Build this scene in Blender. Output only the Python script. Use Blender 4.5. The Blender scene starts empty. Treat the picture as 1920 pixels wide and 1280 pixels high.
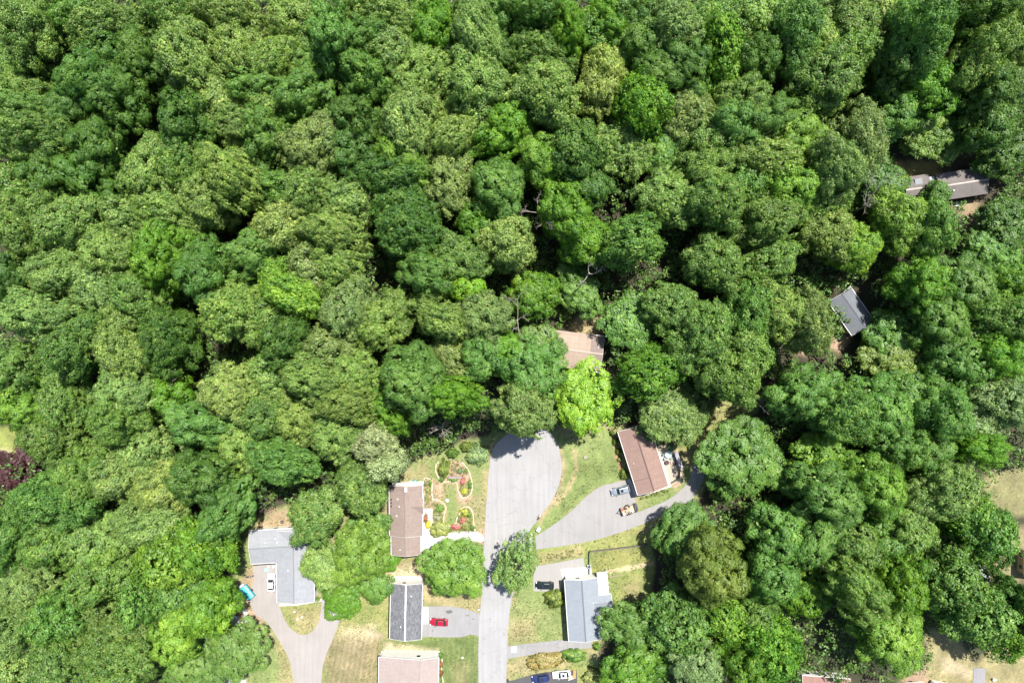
import bpy, bmesh, math, random
import numpy as np
from mathutils import Vector, Matrix
S = bpy.context.scene
COL = S.collection
# ---------------------------------------------------------------- camera, sky, sun, exposure
H = 171.0            # drone height, metres
F = 1280.0           # focal length in photograph pixels (24 mm on 36 mm, 1920 px)
cd = bpy.data.cameras.new("camera"); cam = bpy.data.objects.new("camera", cd); COL.objects.link(cam)
cd.lens = 24; cd.sensor_width = 36; cd.clip_start = 0.5; cd.clip_end = 9000
cam.location = (0, 0, H); cam.rotation_euler = (0, 0, 0)
S.camera = cam
SUN_EL, SUN_AZ = math.radians(65), math.radians(33)      # azimuth measured from +Y (top of photo) towards +X
W = bpy.data.worlds.new("World"); S.world = W; W.use_nodes = True
nt = W.node_tree; bg = nt.nodes["Background"]
sky = nt.nodes.new("ShaderNodeTexSky"); sky.sky_type = 'NISHITA'; sky.sun_disc = False
sky.sun_elevation = SUN_EL; sky.sun_rotation = SUN_AZ
nt.links.new(sky.outputs[0], bg.inputs[0]); bg.inputs[1].default_value = 0.092
sl = bpy.data.lights.new("sun", 'SUN'); sun = bpy.data.objects.new("sun", sl); COL.objects.link(sun)
sl.energy = 5.0; sl.angle = math.radians(0.53); sl.color = (1.0, 0.955, 0.88)
sd = Vector((math.sin(SUN_AZ) * math.cos(SUN_EL), math.cos(SUN_AZ) * math.cos(SUN_EL), math.sin(SUN_EL)))
sun.rotation_euler = sd.to_track_quat('Z', 'Y').to_euler(); sun.location = (60, 90, 200)
S.view_settings.view_transform = 'Standard'; S.view_settings.look = 'None'
S.view_settings.exposure = 0.92; S.view_settings.gamma = 1.0
S.cycles.max_bounces = 6; S.cycles.diffuse_bounces = 3; S.cycles.transmission_bounces = 3; S.cycles.transparent_max_bounces = 4

rng = np.random.default_rng(7); random.seed(7)

def P(px, py, z=0.0):
    """where the line of sight through a photograph pixel meets height z"""
    k = (H - z) / F
    return Vector(((px - 960) * k, (640 - py) * k, z))
def MP(z=0.0): return (H - z) / F           # metres per pixel at height z

# ---------------------------------------------------------------- object helpers
def tag(o, label=None, cat=None, group=None, kind=None):
    if label: o['label'] = label
    if cat: o['category'] = cat
    if group: o['group'] = group
    if kind: o['kind'] = kind
    return o
def empty(name, loc, rz=0.0):
    o = bpy.data.objects.new(name, None); COL.objects.link(o); o.location = loc
    o.rotation_euler = (0, 0, rz); o.empty_display_size = 0.3
    return o
def mesh_obj(name, me, mat=None, parent=None):
    o = bpy.data.objects.new(name, me); COL.objects.link(o)
    if mat is not None and not me.materials: me.materials.append(mat)
    if parent: o.parent = parent
    return o
def np_mesh(name, verts, faces4, attrs=None, smooth=False):
    """fast quad mesh from numpy arrays"""
    me = bpy.data.meshes.new(name); nf = len(faces4); k = faces4.shape[1]
    me.vertices.add(len(verts)); me.vertices.foreach_set("co", np.asarray(verts, np.float32).ravel())
    me.loops.add(nf * k); me.loops.foreach_set("vertex_index", np.asarray(faces4, np.int32).ravel())
    me.polygons.add(nf); me.polygons.foreach_set("loop_start", np.arange(0, nf * k, k, dtype=np.int32))
    me.polygons.foreach_set("loop_total", np.full(nf, k, np.int32))
    me.update(calc_edges=True)
    for n, (kind, data) in (attrs or {}).items():
        a = me.attributes.new(n, kind, 'POINT')
        a.data.foreach_set("color" if kind == 'FLOAT_COLOR' else "value", np.asarray(data, np.float32).ravel())
    me.shade_smooth() if smooth else me.shade_flat()
    return me
class MB:
    """collects shapes into one mesh"""
    def __init__(s): s.bm = bmesh.new()
    def box(s, x0, x1, y0, y1, z0, z1, M=None, bev=0.0):
        r = bmesh.ops.create_cube(s.bm, size=1.0)['verts']
        for v in r: v.co = Vector((x0 + (v.co.x + .5) * (x1 - x0), y0 + (v.co.y + .5) * (y1 - y0), z0 + (v.co.z + .5) * (z1 - z0)))
        if bev > 0:
            es = list({e for v in r for e in v.link_edges})
            nr = bmesh.ops.bevel(s.bm, geom=es, offset=bev, segments=2, affect='EDGES', profile=0.5)
            r = list({v for f in nr['faces'] for v in f.verts} | {v for v in r if v.is_valid})
        if M: bmesh.ops.transform(s.bm, matrix=M, verts=r)
        return s
    def tube(s, a, b, ra, rb=None, n=8, cap=True):
        a = Vector(a); b = Vector(b); rb = ra if rb is None else rb
        q = (b - a).to_track_quat('Z', 'Y').to_matrix()
        ra_, rb_ = [], []
        for i in range(n):
            t = 2 * math.pi * i / n; d = q @ Vector((math.cos(t), math.sin(t), 0))
            ra_.append(s.bm.verts.new(a + d * ra)); rb_.append(s.bm.verts.new(b + d * rb))
        for i in range(n):
            j = (i + 1) % n; s.bm.faces.new((ra_[i], ra_[j], rb_[j], rb_[i]))
        if cap: s.bm.faces.new(ra_[::-1]); s.bm.faces.new(rb_)
        return s
    def prism(s, pts, z0, z1):
        lo = [s.bm.verts.new((p[0], p[1], z0)) for p in pts]; hi = [s.bm.verts.new((p[0], p[1], z1)) for p in pts]
        n = len(pts)
        for i in range(n):
            j = (i + 1) % n; s.bm.faces.new((lo[i], lo[j], hi[j], hi[i]))
        s.bm.faces.new(hi); s.bm.faces.new(lo[::-1])
        return s
    def poly(s, pts): s.bm.faces.new([s.bm.verts.new(p) for p in pts]); return s
    def ball(s, c, r, sc=(1, 1, 1), sub=2):
        v = bmesh.ops.create_icosphere(s.bm, subdivisions=sub, radius=r)['verts']
        for q in v: q.co = Vector((q.co.x * sc[0], q.co.y * sc[1], q.co.z * sc[2])) + Vector(c)
        return s
    def loft(s, rings, cap=True):
        vs = [[s.bm.verts.new(p) for p in r] for r in rings]
        n = len(vs[0])
        for a, b in zip(vs, vs[1:]):
            for i in range(n):
                j = (i + 1) % n; s.bm.faces.new((a[i], a[j], b[j], b[i]))
        if cap: s.bm.faces.new(vs[0][::-1]); s.bm.faces.new(vs[-1])
        return s
    def build(s, name, mat, parent=None, smooth=False):
        bmesh.ops.recalc_face_normals(s.bm, faces=s.bm.faces)
        me = bpy.data.meshes.new(name); s.bm.to_mesh(me); s.bm.free()
        if smooth: me.shade_smooth()
        return mesh_obj(name, me, mat, parent)

# ---------------------------------------------------------------- materials
MATS = {}
def nodes(name):
    m = bpy.data.materials.new(name); m.use_nodes = True
    t = m.node_tree; return m, t, t.nodes["Principled BSDF"]
def N(t, kind, **kw):
    n = t.nodes.new(kind)
    for k, v in kw.items():
        if k in n.inputs: n.inputs[k].default_value = v
        else: setattr(n, k, v)
    return n
def simple(name, col, rough=0.7, metal=0.0, noise=0.12, scale=3.0, bump=0.0, coat=0.0):
    if name in MATS: return MATS[name]
    m, t, b = nodes(name)
    b.inputs['Roughness'].default_value = rough; b.inputs['Metallic'].default_value = metal
    if coat: b.inputs['Coat Weight'].default_value = coat; b.inputs['Coat Roughness'].default_value = 0.05
    tc = N(t, 'ShaderNodeTexCoord'); no = N(t, 'ShaderNodeTexNoise', Scale=scale, Detail=6.0, Roughness=0.65)
    t.links.new(tc.outputs['Object'], no.inputs['Vector'])
    mr = N(t, 'ShaderNodeMapRange'); mr.inputs[1].default_value = 0.3; mr.inputs[2].default_value = 0.7
    mr.inputs[3].default_value = 1 - noise; mr.inputs[4].default_value = 1 + noise
    t.links.new(no.outputs['Fac'], mr.inputs[0])
    mx = N(t, 'ShaderNodeVectorMath', operation='SCALE'); mx.inputs[0].default_value = col[:3]
    t.links.new(mr.outputs[0], mx.inputs['Scale']); t.links.new(mx.outputs[0], b.inputs['Base Color'])
    if bump:
        bp = N(t, 'ShaderNodeBump', Strength=bump); t.links.new(no.outputs['Fac'], bp.inputs['Height']); t.links.new(bp.outputs[0], b.inputs['Normal'])
    MATS[name] = m; return m
def shingle(name, col, var=0.25, rough=0.9, bw=0.9, bh=0.22, streak=0.15):
    """asphalt shingles: courses of tabs with individual tone, streaks of weathering; object space x along ridge"""
    if name in MATS: return MATS[name]
    m, t, b = nodes(name); b.inputs['Roughness'].default_value = rough
    tc = N(t, 'ShaderNodeTexCoord')
    br = N(t, 'ShaderNodeTexBrick', Scale=1.0); br.inputs['Brick Width'].default_value = bw; br.inputs['Row Height'].default_value = bh
    br.inputs['Mortar Size'].default_value = 0.012; br.offset = 0.5
    br.inputs['Color1'].default_value = (1 - var, 1 - var, 1 - var, 1); br.inputs['Color2'].default_value = (1 + var, 1 + var, 1 + var, 1)
    br.inputs['Mortar'].default_value = (0.7, 0.7, 0.7, 1)
    t.links.new(tc.outputs['Object'], br.inputs['Vector'])
    no = N(t, 'ShaderNodeTexNoise', Scale=0.45, Detail=7.0, Roughness=0.7); t.links.new(tc.outputs['Object'], no.inputs['Vector'])
    mp = N(t, 'ShaderNodeMapping'); mp.inputs['Scale'].default_value = (2.2, 0.25, 0.25); t.links.new(tc.outputs['Object'], mp.inputs['Vector'])
    n2 = N(t, 'ShaderNodeTexNoise', Scale=1.5, Detail=5.0); t.links.new(mp.outputs[0], n2.inputs['Vector'])
    ad = N(t, 'ShaderNodeMath', operation='ADD'); t.links.new(no.outputs['Fac'], ad.inputs[0]); t.links.new(n2.outputs['Fac'], ad.inputs[1])
    mr = N(t, 'ShaderNodeMapRange'); mr.inputs[1].default_value = 0.7; mr.inputs[2].default_value = 1.3
    mr.inputs[3].default_value = 1 - streak; mr.inputs[4].default_value = 1 + streak; t.links.new(ad.outputs[0], mr.inputs[0])
    m1 = N(t, 'ShaderNodeVectorMath', operation='MULTIPLY'); m1.inputs[1].default_value = col[:3]; t.links.new(br.outputs['Color'], m1.inputs[0])
    m2 = N(t, 'ShaderNodeVectorMath', operation='SCALE'); t.links.new(m1.outputs[0], m2.inputs[0]); t.links.new(mr.outputs[0], m2.inputs['Scale'])
    t.links.new(m2.outputs[0], b.inputs['Base Color'])
    MATS[name] = m; return m
def paving(name, col, crack=0.35, var=0.10, sc=0.12, tint=(1, 1, 1)):
    """worn asphalt / concrete: big soft patches, tyre-worn streaks, fine grain, thin cracks (world coordinates)"""
    if name in MATS: return MATS[name]
    m, t, b = nodes(name); b.inputs['Roughness'].default_value = 0.92
    tc = N(t, 'ShaderNodeTexCoord')
    n1 = N(t, 'ShaderNodeTexNoise', Scale=sc, Detail=8.0, Roughness=0.6); t.links.new(tc.outputs['Object'], n1.inputs['Vector'])
    n2 = N(t, 'ShaderNodeTexNoise', Scale=6.0, Detail=4.0, Roughness=0.8); t.links.new(tc.outputs['Object'], n2.inputs['Vector'])
    mp = N(t, 'ShaderNodeMapping'); mp.inputs['Scale'].default_value = (1.3, 0.07, 1); t.links.new(tc.outputs['Object'], mp.inputs['Vector'])
    n3 = N(t, 'ShaderNodeTexNoise', Scale=1.0, Detail=5.0); t.links.new(mp.outputs[0], n3.inputs['Vector'])
    a = N(t, 'ShaderNodeMath', operation='ADD'); t.links.new(n1.outputs['Fac'], a.inputs[0]); t.links.new(n3.outputs['Fac'], a.inputs[1])
    a2 = N(t, 'ShaderNodeMath', operation='MULTIPLY_ADD'); t.links.new(n2.outputs['Fac'], a2.inputs[0]); a2.inputs[1].default_value = 0.8; t.links.new(a.outputs[0], a2.inputs[2])
    mr = N(t, 'ShaderNodeMapRange'); mr.inputs[1].default_value = 1.0; mr.inputs[2].default_value = 1.8
    mr.inputs[3].default_value = 1 - var * 1.6; mr.inputs[4].default_value = 1 + var; t.links.new(a2.outputs[0], mr.inputs[0])
    # cracks: distorted voronoi cell edges
    wn = N(t, 'ShaderNodeTexNoise', Scale=0.8, Detail=3.0); t.links.new(tc.outputs['Object'], wn.inputs['Vector'])
    wa = N(t, 'ShaderNodeVectorMath', operation='SCALE'); t.links.new(wn.outputs['Color'], wa.inputs[0]); wa.inputs['Scale'].default_value = 2.0
    wb = N(t, 'ShaderNodeVectorMath', operation='ADD'); t.links.new(tc.outputs['Object'], wb.inputs[0]); t.links.new(wa.outputs[0], wb.inputs[1])
    vo = N(t, 'ShaderNodeTexVoronoi', feature='DISTANCE_TO_EDGE', Scale=0.16); t.links.new(wb.outputs[0], vo.inputs['Vector'])
    cr = N(t, 'ShaderNodeMapRange'); cr.inputs[1].default_value = 0.0; cr.inputs[2].default_value = 0.018
    cr.inputs[3].default_value = 1 - crack; cr.inputs[4].default_value = 1.0; t.links.new(vo.outputs['Distance'], cr.inputs[0])
    mm = N(t, 'ShaderNodeMath', operation='MULTIPLY'); t.links.new(mr.outputs[0], mm.inputs[0]); t.links.new(cr.outputs[0], mm.inputs[1])
    sc_ = N(t, 'ShaderNodeVectorMath', operation='SCALE'); sc_.inputs[0].default_value = col[:3]; t.links.new(mm.outputs[0], sc_.inputs['Scale'])
    t.links.new(sc_.outputs[0], b.inputs['Base Color'])
    bp = N(t, 'ShaderNodeBump', Strength=0.25, Distance=0.02); t.links.new(n2.outputs['Fac'], bp.inputs['Height']); t.links.new(bp.outputs[0], b.inputs['Normal'])
    MATS[name] = m; return m
def glass_dark(name='tinted_glass', col=(0.02, 0.03, 0.035)):
    if name in MATS: return MATS[name]
    m, t, b = nodes(name); b.inputs['Base Color'].default_value = (*col, 1); b.inputs['Roughness'].default_value = 0.06
    b.inputs['IOR'].default_value = 1.5; MATS[name] = m; return m
def leaf_material():
    m, t, b = nodes('foliage'); t.nodes.remove(b)
    oi = N(t, 'ShaderNodeObjectInfo'); at = N(t, 'ShaderNodeAttribute', attribute_name='tint'); ar = N(t, 'ShaderNodeAttribute', attribute_name='leafr')
    hs = N(t, 'ShaderNodeHueSaturation')
    h1 = N(t, 'ShaderNodeMapRange'); h1.inputs[1].default_value = 0; h1.inputs[2].default_value = 1; h1.inputs[3].default_value = 0.484; h1.inputs[4].default_value = 0.514
    t.links.new(ar.outputs['Fac'], h1.inputs[0])
    hh = N(t, 'ShaderNodeMath', operation='MULTIPLY_ADD'); hh.inputs[1].default_value = -0.045; t.links.new(at.outputs['Fac'], hh.inputs[0])
    h2 = N(t, 'ShaderNodeMath', operation='ADD'); h2.inputs[1].default_value = 0.045; t.links.new(h1.outputs[0], h2.inputs[0]); t.links.new(h2.outputs[0], hh.inputs[2]); t.links.new(hh.outputs[0], hs.inputs['Hue'])
    t.links.new(at.outputs['Fac'], hs.inputs['Value']); t.links.new(oi.outputs['Color'], hs.inputs['Color'])
    # a share of pale flowers / seeds, set per tree in the colour's alpha
    lt = N(t, 'ShaderNodeMath', operation='LESS_THAN'); t.links.new(ar.outputs['Fac'], lt.inputs[0]); t.links.new(oi.outputs['Alpha'], lt.inputs[1])
    fc = N(t, 'ShaderNodeMath', operation='MULTIPLY'); t.links.new(lt.outputs[0], fc.inputs[0]); fc.inputs[1].default_value = 0.62
    mx = N(t, 'ShaderNodeMix', data_type='RGBA'); t.links.new(fc.outputs[0], mx.inputs['Factor'])
    t.links.new(hs.outputs[0], mx.inputs[6]); mx.inputs[7].default_value = (0.34, 0.35, 0.14, 1)
    di = N(t, 'ShaderNodeBsdfDiffuse'); tr = N(t, 'ShaderNodeBsdfTranslucent'); gl = N(t, 'ShaderNodeBsdfGlossy', Roughness=0.45)
    t.links.new(mx.outputs[2], di.inputs[0])
    tcol = N(t, 'ShaderNodeVectorMath', operation='MULTIPLY'); tcol.inputs[1].default_value = (1.15, 1.25, 0.35); t.links.new(mx.outputs[2], tcol.inputs[0]); t.links.new(tcol.outputs[0], tr.inputs[0])
    m1 = N(t, 'ShaderNodeMixShader'); m1.inputs[0].default_value = 0.30; t.links.new(di.outputs[0], m1.inputs[1]); t.links.new(tr.outputs[0], m1.inputs[2])
    m2 = N(t, 'ShaderNodeMixShader'); m2.inputs[0].default_value = 0.035; t.links.new(m1.outputs[0], m2.inputs[1]); t.links.new(gl.outputs[0], m2.inputs[2])
    t.links.new(m2.outputs[0], t.nodes['Material Output'].inputs[0])
    return m
LEAF = leaf_material()
BARK = simple('bark', (0.10, 0.075, 0.055), 0.95, noise=0.4, scale=4, bump=0.5)
DEADWOOD = simple('dead_wood', (0.30, 0.27, 0.24), 0.9, noise=0.25, scale=3)
# ---------------------------------------------------------------- ground: one sheet, colours of bare soil, litter and lawn
def inside(px, py, poly):
    r = np.zeros(px.shape, bool); n = len(poly)
    for i in range(n):
        x0, y0 = poly[i]; x1, y1 = poly[(i + 1) % n]
        if y0 == y1: continue
        c = ((y0 > py) != (y1 > py)) & (px < (x1 - x0) * (py - y0) / (y1 - y0) + x0)
        r ^= c
    return r
def edge_dist(px, py, poly):
    d = np.full(px.shape, 1e9); n = len(poly)
    for i in range(n):
        x0, y0 = poly[i]; x1, y1 = poly[(i + 1) % n]
        dx, dy = x1 - x0, y1 - y0; L = dx * dx + dy * dy + 1e-9
        u = np.clip(((px - x0) * dx + (py - y0) * dy) / L, 0, 1)
        d = np.minimum(d, np.hypot(px - x0 - u * dx, py - y0 - u * dy))
    return d
def vnoise(x, y, s, seed=0):
    """smooth value noise"""
    r = np.random.default_rng(seed); T = r.random((256, 256))
    x = x / s + 1000; y = y / s + 1000
    xi = np.floor(x).astype(int); yi = np.floor(y).astype(int); fx = x - xi; fy = y - yi
    fx = fx * fx * (3 - 2 * fx); fy = fy * fy * (3 - 2 * fy)
    g = lambda a, b: T[a % 256, b % 256]
    return (g(xi, yi) * (1 - fx) + g(xi + 1, yi) * fx) * (1 - fy) + (g(xi, yi + 1) * (1 - fx) + g(xi + 1, yi + 1) * fx) * fy
def fbm(x, y, s, seed=0):
    return (vnoise(x, y, s, seed) + .5 * vnoise(x, y, s / 2.1, seed + 1) + .25 * vnoise(x, y, s / 4.3, seed + 2) + .12 * vnoise(x, y, s / 9, seed + 3)) / 1.87
GREEN = (0.125, 0.165, 0.050); LGREEN = (0.160, 0.205, 0.066); TAN = (0.270, 0.222, 0.115); PALE = (0.38, 0.315, 0.205); DGREEN = (0.095, 0.128, 0.038)
PINK = (0.33, 0.225, 0.155); DIRT = (0.20, 0.15, 0.10); YGREEN = (0.205, 0.22, 0.065)
LITTER = (0.042, 0.037, 0.022)
LAWN = [(700, 935), (740, 905), (780, 860), (830, 845), (870, 825), (930, 812), (1150, 790), (1250, 860), (1300, 835), (1320, 780), (1385, 735), (1440, 740),
        (1420, 770), (1350, 850), (1330, 900), (1300, 950), (1260, 985), (1225, 1010), (1228, 1060), (1220, 1130), (1160, 1140), (1140, 1190), (1120, 1215),
        (1130, 1290), (1100, 1420), (430, 1420), (415, 1290), (418, 1130), (445, 1060), (455, 985), (535, 945), (640, 945), (690, 960)]
# (polygon in photo pixels on the ground, colour, soft edge px, strength)
ZONES = [
    (LAWN, None, 4, 1),
    ([(660, 940), (735, 930), (735, 1010), (745, 1060), (660, 1100), (640, 1060)], LGREEN, 14, .8),
    ([(695, 1040), (800, 1040), (800, 1100), (735, 1090), (720, 1130), (690, 1120)], TAN, 14, .8),
    ([(732, 1060), (800, 1060), (800, 1095), (732, 1090)], PALE, 9, .9),
    ([(690, 935), (730, 930), (728, 965), (690, 975)], PINK, 8, .5),
    ([(630, 1130), (690, 1090), (732, 1100), (732, 1205), (640, 1190)], YGREEN, 12, .6),
    ([(640, 1180), (700, 1170), (715, 1190), (670, 1215), (640, 1215)], PALE, 9, .7),
    ([(693, 1186), (715, 1186), (715, 1196), (693, 1196)], PALE, 3, .9),
    ([(790, 1040), (915, 1040), (905, 1155), (880, 1150), (800, 1140), (792, 1060)], TAN, 8, .8),
    ([(600, 1200), (720, 1195), (710, 1300), (610, 1300)], (0.204, 0.162, 0.090), 12, .8),
    ([(720, 1200), (800, 1197), (893, 1188), (897, 1300), (830, 1300), (825, 1225), (715, 1222)], DGREEN, 7, .85),
    ([(850, 1240), (880, 1240), (880, 1300), (845, 1300)], (0.180, 0.162, 0.078), 9, .6),
    ([(725, 1206), (760, 1208), (820, 1215), (820, 1222), (715, 1224)], PALE, 5, .8),
    ([(525, 1130), (600, 1128), (598, 1155), (570, 1190), (540, 1170)], YGREEN, 6, .6),
    ([(545, 1145), (600, 1135), (590, 1175), (562, 1187)], TAN, 7, .7),
    ([(505, 1180), (545, 1250), (548, 1300), (455, 1300), (480, 1240)], LGREEN, 7, .8),
    ([(505, 1185), (530, 1205), (548, 1255), (549, 1290), (525, 1290), (520, 1230)], TAN, 5, .7),
    ([(430, 1095), (470, 1080), (490, 1130), (500, 1165), (470, 1170), (432, 1165)], PINK, 9, .85),
    ([(462, 1058), (520, 1058), (520, 1075), (485, 1085), (470, 1100), (455, 1085)], PINK, 6, .8),
    ([(505, 955), (545, 955), (545, 990), (478, 992)], PINK, 7, .8),
    ([(508, 1060), (522, 1060), (524, 1125), (516, 1110), (517, 1085)], PALE, 3, .9),
    ([(520, 1128), (600, 1120), (600, 1126), (525, 1134)], TAN, 3, .7),
    # front garden with beds
    ([(793, 905), (812, 898), (828, 904), (829, 950), (825, 985), (794, 985)], PINK, 3, .8),
    ([(818, 872), (835, 862), (862, 866), (880, 885), (886, 915), (884, 935), (872, 945), (860, 938), (855, 905), (832, 903), (822, 892)], PINK, 2, .9),
    ([(862, 905), (884, 900), (884, 925), (872, 930), (862, 925)], GREEN, 4, .7),
    ([(862, 952), (880, 950), (889, 975), (890, 997), (860, 1000), (845, 990), (855, 975)], (0.216, 0.204, 0.072), 3, .8),
    ([(812, 940), (835, 942), (840, 965), (832, 985), (812, 980)], TAN, 3, .8),
    ([(795, 955), (812, 955), (812, 1010), (795, 1010)], PALE, 1.5, .9),
    ([(797, 965), (804, 965), (803, 990), (797, 990)], (0.180, 0.072, 0.036), 1.5, .9),
    ([(812, 963), (828, 963), (828, 985), (812, 985)], (0.216, 0.228, 0.156), 3, .8),
    ([(895, 1000), (912, 980), (912, 1010), (905, 1030), (898, 1020)], PINK, 3, .8),
    ([(912, 835), (925, 830), (930, 845), (920, 870), (914, 870)], PINK, 4, .7),
    ([(908, 880), (918, 880), (912, 990), (905, 990)], TAN, 3, .6),
    # right of the cul-de-sac
    ([(1055, 830), (1160, 800), (1185, 895), (1115, 915), (1060, 965), (1000, 1005), (1045, 935)], LGREEN, 7, .8),
    ([(1075, 870), (1155, 860), (1170, 895), (1110, 910), (1055, 955), (1040, 960)], GREEN, 16, .8),
    ([(1046, 840), (1058, 845), (1060, 885), (1050, 930), (1030, 955), (1012, 985), (1008, 975), (1042, 925), (1052, 890)], PINK, 3, .6),
    ([(1073, 840), (1082, 845), (1086, 880), (1070, 915), (1045, 950), (1040, 948), (1066, 905), (1077, 880)], TAN, 2.5, .85),
    ([(1145, 805), (1152, 805), (1164, 850), (1178, 900), (1168, 902), (1155, 860)], (0.300, 0.144, 0.090), 2, .9),
    ([(1236, 838), (1262, 830), (1275, 860), (1285, 905), (1262, 912), (1240, 860)], (0.396, 0.330, 0.252), 3, .9),
    ([(1197, 925), (1255, 912), (1258, 918), (1205, 934)], YGREEN, 2, .9),
    ([(1195, 958), (1262, 925), (1270, 928), (1200, 962)], LGREEN, 3, .7),
    ([(1260, 895), (1272, 890), (1275, 912), (1262, 915)], PINK, 3, .8),
    ([(1003, 1030), (1105, 1010), (1230, 970), (1245, 985), (1215, 1020), (1105, 1035), (1000, 1062)], YGREEN, 4, .7),
    ([(1003, 1040), (1090, 1022), (1095, 1045), (1010, 1062)], TAN, 5, .8),
    ([(1190, 1000), (1250, 960), (1300, 950), (1250, 1000)], PINK, 6, .35),
    ([(1108, 1036), (1215, 1026), (1222, 1056), (1140, 1070), (1110, 1075)], (0.186, 0.186, 0.060), 4, .85),
    ([(1140, 1068), (1225, 1052), (1228, 1060), (1142, 1075)], PALE, 1.5, .8),
    ([(1147, 1078), (1225, 1062), (1225, 1130), (1150, 1130)], YGREEN, 5, .6),
    ([(1165, 1095), (1200, 1085), (1205, 1125), (1175, 1130)], TAN, 9, .7),
    ([(955, 1150), (985, 1100), (1030, 1110), (1060, 1130), (1065, 1195), (952, 1210)], LGREEN, 7, .7),
    ([(955, 1165), (1005, 1160), (1000, 1200), (952, 1208)], TAN, 13, .8),
    ([(950, 1235), (1000, 1225), (1065, 1222), (1075, 1250), (950, 1272)], TAN, 8, .75),
    ([(1070, 1245), (1110, 1250), (1120, 1300), (1075, 1300)], YGREEN, 5, .7),
    ([(1090, 1205), (1125, 1200), (1120, 1235), (1092, 1230)], TAN, 5, .6),
    # clearings in the woods
    ([(1080, 590), (1130, 592), (1135, 625), (1090, 632), (1070, 615)], TAN, 5, .9),
    ([(1128, 690), (1150, 690), (1150, 720), (1136, 725)], PINK, 5, .9),
    ([(1670, 300), (1760, 300), (1760, 330), (1690, 345)], (0.264, 0.216, 0.072), 6, .9),
    ([(1785, 380), (1840, 375), (1840, 440), (1800, 440), (1790, 410)], (0.240, 0.180, 0.108), 5, .9),
    ([(1570, 620), (1595, 630), (1575, 660), (1550, 650)], PINK, 5, .9),
    ([(1495, 650), (1510, 650), (1515, 668), (1495, 665)], PINK, 5, .8),
    ([(1850, 880), (1940, 870), (1940, 965), (1890, 970), (1850, 940), (1840, 905)], (0.205, 0.195, 0.088), 6, .9),
    ([(1830, 985), (1940, 985), (1940, 1090), (1880, 1100), (1800, 1060)], (0.22, 0.195, 0.10), 8, .9),
    ([(1735, 1180), (1780, 1180), (1830, 1240), (1940, 1150), (1960, 1320), (1720, 1320), (1735, 1240)], (0.252, 0.222, 0.108), 6, .9),
    ([(1765, 1230), (1825, 1255), (1820, 1275), (1770, 1260)], PALE, 5, .7),
    ([(-60, 795), (40, 800), (45, 840), (20, 860), (-60, 900)], (0.198, 0.228, 0.060), 5, .95),
    ([(-60, 850), (20, 845), (10, 880), (-60, 880)], PALE, 6, .7),
    ([(1330, 760), (1390, 735), (1400, 750), (1340, 830), (1270, 850), (1260, 830)], (0.228, 0.222, 0.078), 8, .7),
    ([(1690, 1255), (1740, 1250), (1740, 1300), (1680, 1300)], PINK, 5, .7),
    ([(400, 1265), (450, 1262), (450, 1300), (400, 1300)], PALE, 4, .8),
]
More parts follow.
